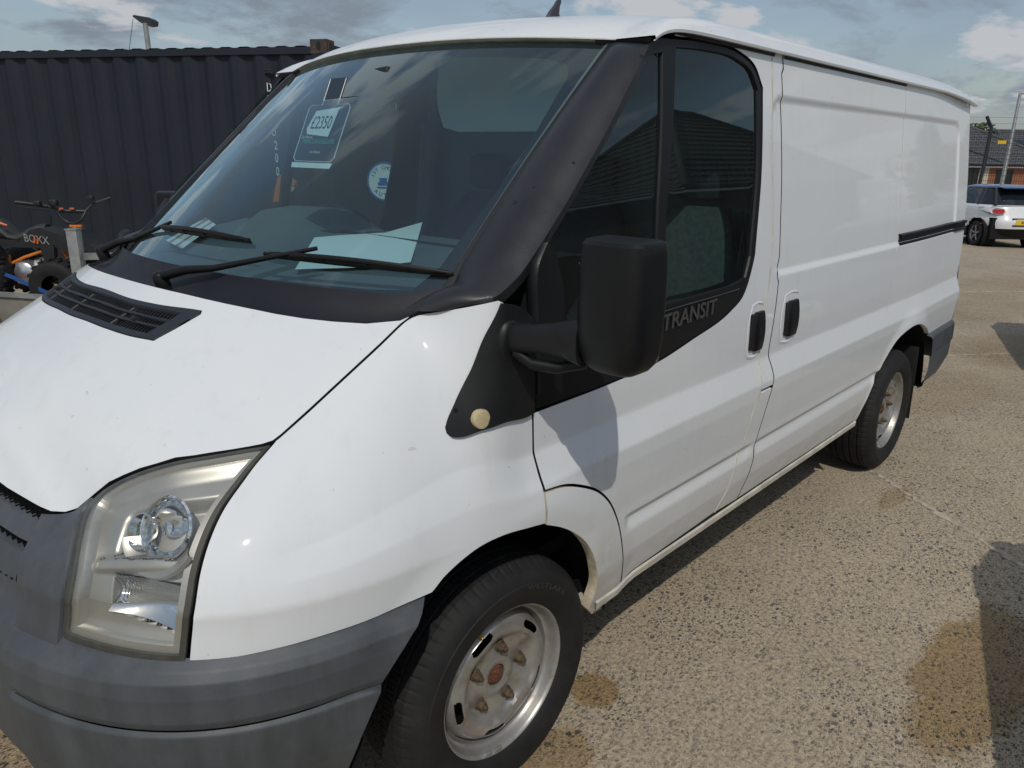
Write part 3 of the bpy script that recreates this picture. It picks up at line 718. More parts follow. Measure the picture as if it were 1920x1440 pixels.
# handlebar assembly
mb = MB(); mb.tube([L(66, 384, -.10), L(92, 388, -.06), L(112, 392, -.02)], .014, 10); mb.tube([L(112, 392, -.02), L(124, 397), L(131, 413), L(142, 421), L(155, 422), L(168, 415), L(173, 400, .04), L(179, 389, .1)], .011, 8); mb.tube([L(128, 400), L(172, 401, .04)], .014, 10)
mb.tube([L(179, 389, .1), L(191, 384, .14), L(204, 379, .18)], .014, 10); hb = mb.build('handlebar', MT['bike_black'], quad, 60)
mb = MB(); mb.tube([L(77, 391, -.14), L(98, 395, -.10), L(118, 398, -.05)], .006, 6); mb.tube([L(208, 381, .10), L(196, 387, .08), L(184, 392, .06)], .006, 6); mb.box(L(101, 386, -.07), (.05, .04, .035), bev=.008); mb.box(L(124, 386, -.02), (.055, .05, .05), bev=.01); mb.box(L(180, 378, .08), (.04, .04, .035), bev=.008); mb.split('brake_lever', MT['bike_black'], hb, 40)
mb = MB(); mb.box(L(136, 395.5, -.02), (.03, .01, .012)); mb.box(L(153, 395.5, .0), (.035, .01, .012)); mb.split('bar_pad_print', MT['orange_dull'], hb)
mb = MB(); mb.box(L(156, 426), (.09, .03, .015)); mb.box(L(154, 432), (.03, .025, .03)); mb.split('bar_clamp', MT['orange'], quad)
mb = MB(); mb.tube([L(119, 408, -.05), L(115, 420, -.04), L(116, 424, -.04)], .005, 5); mb.tube([L(142, 405), L(148, 418), L(152, 428)], .004, 5); mb.split('cable', MT['bike_black'], quad, 60)
# seat and tank
v = []; f = []; sec = [(-34, 408, 432, .10), (0, 413, 440, .11), (20, 420, 446, .11), (38, 441, 452, .11), (52, 444, 455, .10), (70, 431, 452, .09), (88, 424, 448, .075), (101, 424, 440, .05)]
for (px, a, b_, w) in sec:
    for q in range(14):
        t = 2*math.pi*q/14; zc = (a+b_)/2; hh = (b_-a)/2; v.append(L(px, zc-hh*math.copysign(abs(math.sin(t))**.7, math.sin(t)), .02+w*math.copysign(abs(math.cos(t))**.7, math.cos(t))))
for i in range(len(sec)-1):
    for q in range(14): f.append((i*14+q, i*14+(q+1) % 14, (i+1)*14+(q+1) % 14, (i+1)*14+q))
f += [tuple(range(14)), tuple(range((len(sec)-1)*14, len(sec)*14))]; st = MB().add(v, f).build('seat', MT['bike_seat'], quad, 50)
mb = MB(); mb.tube([L(15, 414, -.09), L(28, 419, -.10)], [.004, .007], 5); mb.tube([L(32, 421, -.10), L(44, 425, -.10)], [.012, .007], 5); mb.split('seat_print', MT['orange_dull'], st)
def plate(name, pts, y, th, mat, par=quad): return MB().prism([L(px, py, y) for px, py in pts], (0, th, 0)).build(name, mat, par)
fair = plate('side_fairing', [(10, 448), (60, 452), (84, 432), (100, 428), (125, 436), (160, 446), (205, 470), (160, 472), (122, 462), (98, 462), (70, 464), (30, 462)], -.10, .22, MT['bike_black'])
plate('front_mudguard', [(150, 430), (160, 434), (190, 455), (225, 470), (225, 476), (180, 466), (150, 452)], -.14, .26, MT['bike_black'])
put_text('fairing_letters', 'BOXX', .085, L(93, 449, -.104), (1, 0, -.12), (-.06, 0, 1), MT['steel'], quad, fx=.8, bold=.01)
mb = MB(); mb.tube([L(89, 455, -.107), L(91, 448, -.107), L(92, 443, -.107)], [.010, .008, .002], 5); mb.tube([L(95, 456, -.107), L(96, 450, -.107), L(97, 444, -.107)], [.010, .008, .002], 5); mb.split('flame_print', MT['orange_dull'], quad)
mb = MB(); mb.tube([L(36, 493, -.06), L(60, 482, -.06), L(97, 470, -.06)], .012, 10); mb.tube([L(70, 464, 0), L(97, 466, 0)], .009, 8); mb.tube([L(24, 500, -.02), L(22, 480, 0)], .012, 8); mb.tube([L(-5, 478, 0), L(12, 496, 0)], .011, 8); mb.tube([L(26, 506, -.06), L(34, 524, -.08), L(60, 532, -.08), L(80, 534, -.06)], .010, 8); mb.tube([L(40, 506, -.06), L(38, 526, -.08)], .008, 8); mb.tube([L(124, 474), L(130, 484)], .02, 8); mb.split('frame_tube', MT['orange'], quad, 60)
# engine
mb = MB(); mb.lathe([(0, -.06), (.062, -.058), (.078, -.045), (.080, .0), (.080, .10)], L(64, 508, -.08), (0, 1, 0), 28); mb.box(L(55, 505, 0), (.13, .14, .12), bev=.015); en = mb.build('engine', MT['alu'], quad, 40)
mb = MB(); mb.tube([L(74, 497, .0), L(112, 494, .0)], [.055, .05], 12)
for px in range(84, 112, 4): mb.tube([L(px, 497, 0), L(px+1.2, 497, 0)], .066, 14)
mb.build('cylinder_fins', MT['alu'], quad, 40)
mb = MB(); mb.lathe([(.012, 0), (.018, -.02), (.022, -.02), (.022, .02)], L(95, 487, -.07), (0, 1, 0), 18); mb.build('cap', MT['steel'], quad, 40)
put_text('engine_letters', 'WOLF', .020, L(70, 514.5, -.145), (1, 0, 0), (0, 0, 1), MT['red_print'], quad, fx=1.6)
plate('leg_guard', [(98, 458), (124, 458), (122, 478), (116, 500), (106, 500), (101, 480)], -.11, .05, MT['bike_black'])
plate('rear_mudguard', [(-30, 430), (6, 446), (24, 468), (30, 482), (14, 486), (2, 466), (-30, 452)], -.16, .10, MT['bike_black'])
wl_ = plate('warning_label', [(3, 461), (17, 457), (25, 470), (11, 474)], -.163, .002, MT['white_print']); plate('label_band', [(3, 461), (17, 457), (19, 460), (5, 464)], -.165, .002, MT['orange_dull'])
def atv_wheel(px, py, y, r, wd, par=quad):
    mb = MB(); n = 30; prof = [(r*.45, -wd/2+.01), (r*.62, -wd/2), (r*.85, -wd/2), (r*.95, -wd*.42), (r, -wd*.25), (r, wd*.25), (r*.95, wd*.42), (r*.85, wd/2), (r*.62, wd/2), (r*.45, wd/2-.01)]
    mb.lathe(prof, L(px, py, y), (0, 1, 0), n)
    for q in range(18):
        t = 2*math.pi*q/18
        for sgn in (-1, 1): mb.box(L(px, py, y)+Vector((r*math.cos(t+.09*sgn), sgn*wd*.2, r*math.sin(t+.09*sgn))), (.022, wd*.36, .022), Matrix.Rotation(-t, 3, 'Y'))
    o = mb.build('wheel', MT['tyre'], par, 40); return o
atv_wheel(128, 530, -.16, .20, .16); atv_wheel(-6, 515, -.16, .20, .18); atv_wheel(150, 530, .36, .20, .16); atv_wheel(6, 515, .36, .20, .18)
mb = MB(); [mb.tube([L(px, 490, -.09), L(px+.5, 508, -.09)], .007, 8) for px in (102, 105, 109)]; mb.split('fork_leg', MT['chrome'], quad, 60)
strap = MB()
pts = [L(22, 505, -.20), L(34, 505, -.21), L(60, 515, -.22), L(90, 528, -.23), L(130, 545, -.24)]
for i in range(len(pts)-1):
    d = (pts[i+1]-pts[i]); strap.box((pts[i]+pts[i+1])/2, (d.length+.004, .003, .030), Matrix.Rotation(-math.atan2(d.z, d.x), 3, 'Y'))
so = strap.build('ratchet_strap', MT['strap_blue']); frame_at(so, (.80, 4.70, .36)); tag(so, 'blue ratchet strap pulled tight across the quad bike engine', 'strap')
MB().box(L(36, 497, -.21), (.06, .03, .045), bev=.008).build('ratchet_buckle', MT['black'], so, 40)
# the second small bike seen through the cab: bent orange guard with a round lamp
ob = thing('dirt_bike', 'orange bent bike guard with a round lamp seen through the windscreen', 'dirt bike', (1.37, 2.22, .0)); ob.rotation_euler = (0, 0, math.atan2(qe1.y, qe1.x))
def ob_(px, py, y=0): return Vector(((px-525)*.00323, y, (345-py)*.0033+1.375))
MB().prism([ob_(508, 376), (ob_(520, 334)), ob_(526, 328), ob_(540, 331), ob_(552, 341), ob_(551, 348), ob_(541, 343), ob_(531, 344), ob_(528, 356), ob_(524, 377)], (0, .06, 0)).build('fork_guard', MT['orange_dull'], ob)
MB().lathe([(0, -.035), (.018, -.03), (.026, -.01), (.026, .03)], ob_(541, 352, -.01), (0, 1, 0), 20).build('round_lamp', MT['chrome'], ob, 40)
mb = MB(); mb.tube([ob_(515, 372, .03), ob_(505, 440, .03), ob_(500, 700, .03)], .025, 8); mb.tube([ob_(541, 352, .03), ob_(535, 420, .03), ob_(530, 720, .03)], .03, 8); mb.split('fork_leg', MT['bike_black'], ob, 50)
for px in (500, 800):
    mb = MB(); mb.lathe([(.22, -.03), (.27, -.03), (.30, 0), (.27, .03), (.22, .03)], (ob_(px, 0, .03).x, .03, .30), (0, 1, 0), 28); mb.build('wheel', MT['tyre'], ob, 40)
mb = MB(); mb.tube([ob_(500, 660, .03), ob_(650, 600, .03), ob_(800, 660, .03)], .05, 8); mb.tube([ob_(528, 420, .03), ob_(650, 520, .03), ob_(780, 480, .03)], .07, 8); mb.split('frame_tube', MT['bike_black'], ob, 50)
# round dealer sign on a pole, seen through the far door window
sg = thing('round_sign', 'round white sign with blue lettering on a pole beyond the far door window', 'sign', (2.19, 2.25, 0)); sg.rotation_euler = (0, 0, R(-62))
MB().lathe([(0, -.004), (.125, -.004), (.125, .004), (0, .004)], (0, 0, 1.375), (0, 1, 0), 40).build('disc', MT['white_print'], sg, 30)
MB().lathe([(.118, -.0065), (.130, -.0065), (.130, .0055), (.118, .0055)], (0, 0, 1.375), (0, 1, 0), 40).build('blue_edge', MT['blue_print'], sg, 30)
def arc_text(name, txt, rad, a0, step, size, up_):
    for i, ch in enumerate(txt):
        t = R(a0+step*i*(-1 if up_ else 1)); rdir = Vector((math.cos(t), 0, math.sin(t))); ey_ = rdir if up_ else -rdir; ex_ = ey_.cross(Vector((0, -1, 0)))*-1
        ex_ = Vector((ey_.z, 0, -ey_.x))
        if ch != ' ': put_text(name, ch, size, Vector((0, -.0056, 1.375))+rdir*rad, ex_, ey_, MT['blue_print'], sg, bold=.01)
arc_text('sign_letter', '1ST CHOICE', .092, 156, 15, .036, True); arc_text('sign_letter', 'AUTOS', .092, 226, 22, .036, False)
mb = MB(); mb.box((-.0, -.0056, 1.36), (.10, .002, .022)); mb.box((-.01, -.0056, 1.385), (.055, .002, .028)); mb.box((0, -.0056, 1.335), (.11, .002, .010)); mb.split('car_emblem', MT['blue_print'], sg)
mb = MB(); mb.cyl((.10, .02, 0), (.10, .02, 2.1), .014, 10); mb.build('pole', MT['steel'], sg, 60)
MB().box((.1, .02, .02), (.3, .3, .04)).build('pole_base', MT['steel'], sg)
# ================================================================== LAMPS
lp1 = thing('yard_lamp', 'grey yard lamp pole with a flat floodlight head rising behind the container', 'lamp post', (5.55, 13.28, 0))
mb = MB(); mb.cyl((0, 0, 0), (-.05, .0, 3.72), .055, 12, r2=.045); mb.build('pole', MT['steel'], lp1, 60)
mb = MB(); v = []; fdir = Vector((-.676, .737, 0))
mb.prism([Vector((-.05, 0, 3.72))+fdir*a+Vector((0, 0, b)) for a, b in ((-.12, .0), (-.10, -.02), (.0, -.03), (.10, .02), (.22, .11), (.2, .14), (-.08, .10), (-.13, .06))], (.20, .18, 0)); mb.build('lamp_head', MT['fence_metal'], lp1)
mb = MB(); mb.tube([Vector((-.05, .05, 3.80))+fdir*.19, Vector((-.05, 0, 3.1))+fdir*.40, Vector((0, 0, 0))+fdir*.5], .005, 5); mb.build('cable', MT['black'], lp1)
lp2 = thing('street_lamp', 'tall galvanised street lamp with an outreach arm behind the white car', 'lamp post', (38.2, 5.35, -.0))
mb = MB(); mb.tube([(0, 0, -.4), (.9, .15, 2.0), (1.8, .22, 4.3)][:1]+[(0.25, .02, 1.2), (.5, .05, 2.4), (.75, .1, 4.25)], [.10, .09, .075, .06], 10); mb.tube([(.75, .1, 4.22), (.95, -.2, 4.30), (1.4, -.8, 4.34)], [.05, .045, .04], 8); mb.build('pole', MT['steel'], lp2, 60)
mb = MB(); mb.box((1.6, -1.05, 4.36), (.3, .6, .1), Matrix.Rotation(.6, 3, 'Z'), bev=.02); mb.build('lamp_head', MT['steel'], lp2)
# ================================================================== FENCE at the back of the yard
fence = thing('mesh_fence', 'dark welded mesh security fence with cranked posts behind the white car', 'fence', (27.1, 3.85, 0))
fx_ = Vector((.676, -.737, 0)); fang = math.atan2(fx_.y, fx_.x); fence.rotation_euler = (0, 0, fang)
for x in (-9, -6, -3, 0, 3, 6):
    mb = MB(); mb.tube([(x-.07, 0, 0), (x, 0, 1.2), (x+.02, 0, 2.50)], .055, 8); mb.tube([(x+.02, 0, 2.48), (x-.22, -.06, 2.80)], .05, 8); mb.build('post', MT['fence_metal'], fence, 40)
mb = MB(); tri = lambda a, b, r: mb.tube([a, b], r, 3, cap=False)
for x in np.arange(-9, 6.01, .075): tri((x, 0, .05), (x, 0, 2.38), .0045)
for z in np.arange(.1, 2.4, .16): tri((-9, .006, z), (6, .006, z), .006)
for z in (2.60, 2.78): tri((-9, -.1, z), (6, -.1, z), .004)
mp_ = mb.build('mesh_panel', MT['fence_metal'], fence); stuff(mp_)
ys = MB(); ys.box((0, 0, 0), (.26, .012, .10)); yso = ys.build('yellow_sign', MT['yellow']); yso.location = (27.1+.676*.40, 3.85-.737*.40-.03, 2.06); yso.rotation_euler = (0, 0, fang); tag(yso, 'small plain yellow sign fixed high on the mesh fence', 'sign')
# ================================================================== HOUSES
def hip_house(name, label, loc, ang, x0, x1, depth, eave, ridge, base, wallmats, windows, tile, ridge_in, courses=14):
    h = thing(name, label, 'house', loc, ang); z0 = base
    mb = MB(); xs_ = [x0+.35]+[w for w in wallmats['splits']]+[x1-.35]
    for i in range(len(xs_)-1):
        mb = MB(); mb.box(((xs_[i]+xs_[i+1])/2, depth/2, (z0+eave)/2), (xs_[i+1]-xs_[i]-.004, depth-.7, eave-z0)); mb.build('wall', wallmats['mats'][i], h)
    for (wx, wz, ww, wh) in windows:
        fr = MB(); 
        for (cx, cz, sx, sz) in ((wx, wz+wh/2, ww+.12, .06), (wx, wz-wh/2, ww+.12, .06), (wx-ww/2, wz, .06, wh), (wx+ww/2, wz, .06, wh), (wx, wz, .05, wh)): fr.box((cx, .33, cz), (sx, .06, sz))
        wo = fr.build('window', MT['dark_frame'], h); MB().box((wx, .345, wz), (ww, .02, wh)).build('pane', MT['dark_glass'], wo)
    # roof: four hipped slopes of stepped tile courses
    ym = depth/2; r0, r1 = x0+ridge_in, x1-ridge_in
    def slope(a, b, c, d):  # eave a-b, ridge d-c
        a, b, c, d = map(Vector, (a, b, c, d)); n = (b-a).cross(d-a).normalized(); n = -n if n.z < 0 else n; v = []; f = []
        for i in range(courses):
            t0 = i/courses; t1 = (i+1.12)/courses if i < courses-1 else 1
            p0, p1 = a.lerp(d, t0), b.lerp(c, t0); q0, q1 = a.lerp(d, min(1, t1)), b.lerp(c, min(1, t1)); m = max(3, int((p1-p0).length/.11)); bs = len(v)
            for j in range(m+1):
                s = j/m; wv = .018*math.sin(j*math.pi*.66); v += [p0.lerp(p1, s)+n*(.005+wv*.3), p0.lerp(p1, s)+n*(.055+wv), q0.lerp(q1, s)+n*(.012+wv*.4)]
            for j in range(m): f += [(bs+3*j, bs+3*j+3, bs+3*j+4, bs+3*j+1), (bs+3*j+1, bs+3*j+4, bs+3*j+5, bs+3*j+2)]
        return v, f
    A, B_, C_, D_ = (x0, 0, eave), (x1, 0, eave), (x1, depth, eave), (x0, depth, eave); Rl, Rr = (r0, ym, ridge), (r1, ym, ridge)
    rf = MB()
    for q in ((A, B_, Rr, Rl), (C_, D_, Rl, Rr), (D_, A, Rl, Rl), (B_, C_, Rr, Rr)): rf.add(*slope(*q))
    ro = rf.build('roof', tile, h)
    mb = MB()
    for a, b in ((A, Rl), (D_, Rl), (B_, Rr), (C_, Rr), (Rl, Rr)): mb.tube([Vector(a)+Vector((0, 0, .05)), Vector(b)+Vector((0, 0, .06))], .09, 8)
    mb.split('ridge', tile, ro, 60)
    mb = MB()
    for a, b in ((A, B_), (B_, C_), (C_, D_), (D_, A)):
        a, b = Vector(a), Vector(b); mb.tube([a+Vector((0, 0, -.04)), b+Vector((0, 0, -.04))], .06, 6)
    mb.split('gutter', MT['dark_frame'], ro, 60)
    mb = MB(); mb.box(((x0+x1)/2, depth/2, eave-.10), (x1-x0-.1, depth-.1, .14)); mb.build('soffit', MT['white_plain'], ro)
    return h
ha = math.atan2(-.737, .676)
h1 = hip_house('bungalow', 'bungalow with grey tiled hip roof, cream and brick walls behind the fence', (51.2, 8.2, 0), ha, -7.2, 4.2, 7.0, 1.22, 3.35, -1.9, dict(splits=[-.15], mats=[MT['render'], MT['brick']]), [(-1.05, .25, .55, 1.5), (.75, .35, .9, 1.1), (-4, .35, 1.2, 1.1)], MT['roof_tile'], 4.2)
mb = MB(); mb.tube([(-1.35, 1.4, 2.12), (.35, .12, 1.32)], .06, 6); mb.tube([(-3.05, .12, 1.32), (-1.35, 1.4, 2.12)], .06, 6); mb.split('valley_trim', MT['dark_frame'], h1, 60)
h2 = hip_house('house', 'second grey roofed house with dark solar panels beyond the bungalow', (71.3, 12.0, 0), ha, -.3, 11, 8.0, 1.6, 3.75, -1.9, dict(splits=[5.0], mats=[MT['render'], MT['render']]), [(2, .3, 1, 1.2), (6, .3, 1.2, 1.2)], MT['roof_tile'], 2.2)
for i in range(4):
    t0, t1 = .10, .58; a = Vector((1.5+i*1.15, 4*t0-.03, 1.6+2.15*t0+.12)); b = Vector((1.5+i*1.15, 4*t1-.03, 1.6+2.15*t1+.12)); MB().prism([a, a+Vector((1.12, 0, 0)), b+Vector((1.12, 0, 0)), b], (0, -.03, .05)).build('solar_panel', MT['dark_glass'], h2)
# ---- leafy tree builder: trunk, limbs, leaf-sized faces in clumps
def tree(name, label, loc, h, rad, mat, seed, conifer=False, n=2600, leaf=.16):
    rr = random.Random(seed); t = thing(name, label, 'tree', loc, group=None)
    mb = MB(); mb.tube([(0, 0, 0), (.05, .02, h*.35), (0, .05, h*.8)], [h*.035, h*.028, h*.006], 8)
    cl = []
    if conifer:
        for i in range(60):
            z = h*(.12+.86*i/60); r = rad*(1-i/60)*rr.uniform(.7, 1.1); a = i*2.4; cl.append((Vector((r*.7*math.cos(a), r*.7*math.sin(a), z)), max(.14, rad*.42*(1-i/60)+.10)))
    else:
        for i in range(26):
            a = rr.uniform(0, 6.28); u = rr.uniform(-.6, 1); q = math.sqrt(max(0, 1-u*u))*rad*rr.uniform(.35, .95); c = Vector((q*math.cos(a), q*math.sin(a), h*.62+u*h*.34)); cl.append((c, rad*rr.uniform(.25, .42))); mb.tube([(0, .02, h*.4), c*.6+Vector((0, 0, h*.2)), c], [h*.012, h*.007, h*.003], 5)
    mb.build('trunk', MT['bark'], t, 60); v = []; f = []
    for i in range(n):
        c, r = rr.choice(cl); d = Vector((rr.gauss(0, 1), rr.gauss(0, 1), rr.gauss(0, 1))).normalized()*r*rr.uniform(.5, 1)**.5; p = c+d; a = Vector((rr.gauss(0, 1), rr.gauss(0, 1), rr.gauss(0, .6))).normalized(); b = a.orthogonal().normalized(); s = leaf*rr.uniform(.6, 1.2); k0 = len(v)
        v += [p-a*s, p+b*s*.5, p+a*s, p-b*s*.5]; f.append((k0, k0+1, k0+2, k0+3))
    stuff(mesh_obj('crown', v, f, mat, t)); return t
tree('garden_tree', 'small green tree showing above the bungalow roof', (63.5, 12.1, -1.9), 5.6, 1.6, MT['leaf'], 4, n=2200, leaf=.22)

# ================================================================== WHITE VAN
van = thing('panel_van', 'white short panel van with dark plastic trim and silver steel wheels', 'van')
S = lambda a, b: Phi(a, b)
def strip(name, rows, mat, parent, smooth=50, closed=False, thick=0):
    """skin through rows of points"""
    n = len(rows); m = len(rows[0]); v = [p for r in rows for p in r]
    f = grid_faces(n, m, closed)
    o = mesh_obj(name, v, f, mat, parent)
    bm = bmesh.new(); bm.from_mesh(o.data); bmesh.ops.remove_doubles(bm, verts=bm.verts, dist=1e-5); bmesh.ops.recalc_face_normals(bm, faces=bm.faces); bm.to_mesh(o.data); bm.free()
    if smooth: sharp_smooth(o, smooth)
    return o
def flipy(pts): return [tuple((p[0], -p[1], p[2])) for p in pts]
ARCH_F = [(.058, .757), (.0, .768), (-.09, .782), (-.154, .781), (-.215, .766), (-.259, .746), (-.287, .725)]
WING = [(-.759, .713), (-.7595, .756), (-.754, .836), (-.752, .91), (-.747, .981), (-.735, 1.064), (-.713, 1.142), (-.687, 1.226), (-.664, 1.274), (-.648, 1.297), (-.55, 1.297), (-.407, 1.297), (-.308, 1.297),
        (-.198, 1.297), (-.11, 1.292), (-.035, 1.294), (.040, 1.24), (.052, 1.023), (.056, .925), (.058, .84)]+ARCH_F+[(-.419, .718), (-.527, .718), (-.623, .715), (-.700, .712)]
TRIM_LOW = [(.052, 1.024), (.387, 1.031), (.564, 1.042), (.763, 1.076), (.988, 1.126), (1.067, 1.162), (1.115, 1.225), (1.146, 1.285)]
DOOR_REAR = [(1.283, 1.901), (1.278, 1.574), (1.267, 1.269), (1.239, 1.096), (1.22, .957), (1.196, .823), (1.155, .726), (1.135, .621), (1.109, .579), (1.081, .5), (1.03, .418)]
DOOR_ARCH = [(.465, .400), (.440, .48), (.418, .555), (.392, .63), (.347, .702), (.281, .763), (.21, .801), (.139, .827), (.079, .836), (.060, .838)]
DOOR = TRIM_LOW+[(1.198, 1.574), (1.213, 1.79), (1.166, 1.846), (1.07, 1.878), (.88, 1.888), (.70, 1.882), (.685, 1.901)]+DOOR_REAR+DOOR_ARCH
GLASS_W = [(.706, 1.858), (.881, 1.866), (1.057, 1.858), (1.142, 1.832), (1.186, 1.782), (1.178, 1.574), (1.124, 1.281), (1.09, 1.218), (.983, 1.203), (.606, 1.196), (.628, 1.437), (.672, 1.641)]
GLASS_Q = [(.640, 1.838), (.566, 1.822), (.45, 1.714), (.283, 1.552), (.13, 1.405), (.100, 1.33), (.105, 1.20), (.565, 1.195), (.585, 1.437), (.618, 1.641)]
FRAME = [(.070, 1.027), (.066, 1.24), (.098, 1.380), (.195, 1.468), (.352, 1.615), (.54, 1.808), (.602, 1.866), (.64, 1.874), (.88, 1.885), (1.07, 1.874), (1.163, 1.842), (1.209, 1.788), (1.195, 1.574)]+TRIM_LOW[::-1][:-1]
BPOST = [(1.286, 1.9), (1.281, 1.574), (1.270, 1.269), (1.242, 1.096), (1.223, .957), (1.199, .826), (1.293, .826), (1.302, .867), (1.294, .927), (1.312, 1.054), (1.329, 1.175), (1.318, 1.195), (1.352, 1.261), (1.365, 1.675), (1.354, 1.842), (1.366, 1.858), (1.362, 1.9)]
BLOW = [(1.195, .818), (1.154, .724), (1.136, .621), (1.111, .579), (1.084, .5), (1.036, .418), (1.198, .409), (1.22, .466), (1.245, .551), (1.24, .612), (1.251, .66), (1.272, .755), (1.290, .818)]
SLIDE = [(1.364, 1.901), (1.369, 1.858), (1.355, 1.842), (1.366, 1.675), (1.353, 1.261), (1.318, 1.193), (1.33, 1.177), (1.313, 1.054), (1.295, .927), (1.303, .867), (1.293, .823), (1.273, .755), (1.252, .66), (1.241, .612), (1.247, .551), (1.222, .466), (1.2, .409),
         (2.305, .403), (2.372, .404), (2.437, .512), (2.508, .631), (2.532, .78), (2.55, .94), (2.587, 1.155), (2.618, 1.25), (2.64, 1.40), (2.652, 1.803), (2.656, 1.901)]
ARCH_R = [(3.33, .668), (3.25, .70), (3.123, .748), (2.98, .782), (2.796, .779), (2.67, .746), (2.556, .66), (2.486, .572), (2.43, .455), (2.411, .398)]
QUART = [(2.656, 1.901), (3.88, 1.901), (3.88, 1.25), (3.86, .95), (3.85, .668)]+ARCH_R+[(2.372, .400), (2.437, .512), (2.508, .631), (2.532, .78), (2.55, .94), (2.587, 1.155), (2.618, 1.25), (2.64, 1.40), (2.652, 1.803)]
ARCHP = [(.060, .836), (.079, .834), (.139, .825), (.21, .799), (.281, .761), (.347, .70), (.392, .628), (.418, .553), (.440, .48), (.462, .398), (.392, .347), (.336, .352), (.306, .385), (.317, .462), (.300, .52), (.282, .564), (.238, .63), (.175, .686), (.118, .723), (.060, .752)]
for sd in (-1, 1):
    k = 1 if sd < 0 else -1      # near side is -y
    panel('front_wing', WING, S, MT['white'], van, side=k, da=.02, db=.009, flange_mat=MT['gap'], inset=.003)
    panel('wheel_arch_panel', ARCHP, S, MT['white'], van, side=k, flange_mat=MT['rusty_cream'], flange=.03)
    door = panel('front_door', DOOR, S, MT['white'], van, side=k, da=.024, db=.006, flange_mat=MT['gap'], inset=.003)
    panel('window_frame', FRAME, S, MT['trim'], door, holes=(GLASS_W, GLASS_Q), side=k, off=-.002, inset=.001, flange=.02)
    panel('side_window', GLASS_W, S, MT['side_glass'], door, side=k, off=-.010, inset=-.006, flange=0, da=.05, db=.05)
    panel('quarter_window', GLASS_Q, S, MT['side_glass'], door, side=k, off=-.010, inset=-.006, flange=0, da=.05, db=.05)
    panel('door_post', BPOST, S, MT['white'], van, side=k, db=.006, flange_mat=MT['gap'])
    panel('lower_door_post', BLOW, S, MT['white'], van, side=k, db=.006, inset=.0015)
    sld_door = panel('sliding_door', SLIDE, S, MT['white'], van, side=k, da=.026, db=.0065, flange_mat=MT['gap'], inset=.003)
    quarter = panel('rear_quarter_panel', QUART, S, MT['white'], van, side=k, da=.026, db=.0065, extra=((3.61, 3.71, 1.17, 1.80, .006),), flange_mat=MT['cream'], flange=.022)
    # dark inner shell, added as backing behind the shut lines and to block light
    panel('inner_shell', [(-.66, 1.27), (-.66, .80), (.48, .80), (.5, .37), (2.36, .37), (2.56, .80), (3.28, .80), (3.30, .78), (3.58, .78), (3.60, 1.89), (.66, 1.86), (.60, 1.82), (.10, 1.34), (.05, 1.25), (-.10, 1.27), (-.3, 1.27)], S, MT['gap'], van,
          holes=([(.635, 1.83), (.88, 1.855), (1.06, 1.845), (1.13, 1.82), (1.17, 1.77), (1.16, 1.57), (1.11, 1.29), (1.07, 1.22), (.9, 1.21), (.13, 1.21), (.13, 1.36), (.30, 1.54), (.56, 1.79)],), side=k, off=-.034, flange=0, da=.03, db=.02)
    # sill
    rows = []
    for x in np.linspace(.335, 2.40, 40):
        y0 = float(W(np.array(x), np.array(.40)))+.004
        rows.append([(x, -(y0-.004), .401), (x, -(y0+.001), .396), (x, -(y0-.001), .376), (x, -(y0-.012), .366), (x, -(y0-.09), .372)])
    if sd > 0: rows = [flipy(r) for r in rows]
    strip('sill', rows, MT['cream'], van, 40)
    # cream seal down the door's rear edge
    mb = MB(); q = resample(np.array(DOOR_REAR), .03, False); q[:, 0] += .0015; P = S(q[:, 0], q[:, 1]); mb.tube([(p[0], (p[1]+.0015)*(1 if sd < 0 else -1), p[2]) for p in P], .0036, 6)
    mb.build('door_seal', MT['cream'], van, 60)
    # headlamp
    HL_OUT = [(-.764, .713), (-.859, .718), (-.935, .723), (-1.010, .727), (-1.016, .743), (-1.008, .894), (-1.021, 1.069), (-1.029, 1.151), (-1.027, 1.225), (-1.012, 1.26), (-.985, 1.279), (-.924, 1.292), (-.854, 1.294), (-.79, 1.294), (-.73, 1.293), (-.668, 1.290), (-.691, 1.226), (-.717, 1.142), (-.739, 1.064), (-.751, .981), (-.756, .91), (-.758, .836), (-.764, .756)]
    L = resample(np.array(HL_OUT), .02); L_in = inset_poly(L, .013)
    lamp = panel('headlight', L_in, S, MT['lens'], van, side=k, off=.004, inset=0, flange=0, da=.02, db=.02)
    panel('lamp_seal', HL_OUT, S, MT['seal_brown'], lamp, holes=(L_in,), side=k, off=.001, inset=.001, flange=.02, da=.012, db=.012)
    panel('lamp_rim', inset_poly(L, .012), S, MT['lamp_silver'], lamp, holes=(inset_poly(L, .026),), side=k, off=-.006, inset=0, flange=.045, da=.012, db=.012)
    # lamp interior: housing with an upper bowl and a lower recess, modelled as a pushed-in relief
    def lampsurf(a, b):
        a, b = np.broadcast_arrays(np.asarray(a, float), np.asarray(b, float))
        d = -.030+0*a
        d = d+.012*sst(1.19, 1.27, b)                                                 # top slope comes forward
        sh = sst(.905, .925, b)*(1-sst(1.045, 1.075, b))*(1-sst(-.86, -.80, a)*0)
        shelf_hi = 1.00-.20*(a+.93)
        d = d-.020*sst(-.945, -.915, a)*sst(.945, .985, b+.15*(a+.88))*(1-sst(1.09, 1.14, b))      # upper pocket
        d = d+.012*sst(.900, .925, b)*(1-sst(.940, .975, b))*sst(-.99, -.96, a)         # ledge under the upper pocket
        bb = b+.22*(a+.92); lo = sst(-.932, -.922, a)*(1-sst(-.784, -.774, a))*sst(.785, .795, bb)*(1-sst(.897, .907, bb))
        d = d-.065*lo                                                                 # lower pocket
        d = d+.010*(1-sst(.735, .765, b))
        return Phi(a, b)+ (d[..., None])*lamp_n(a, b)
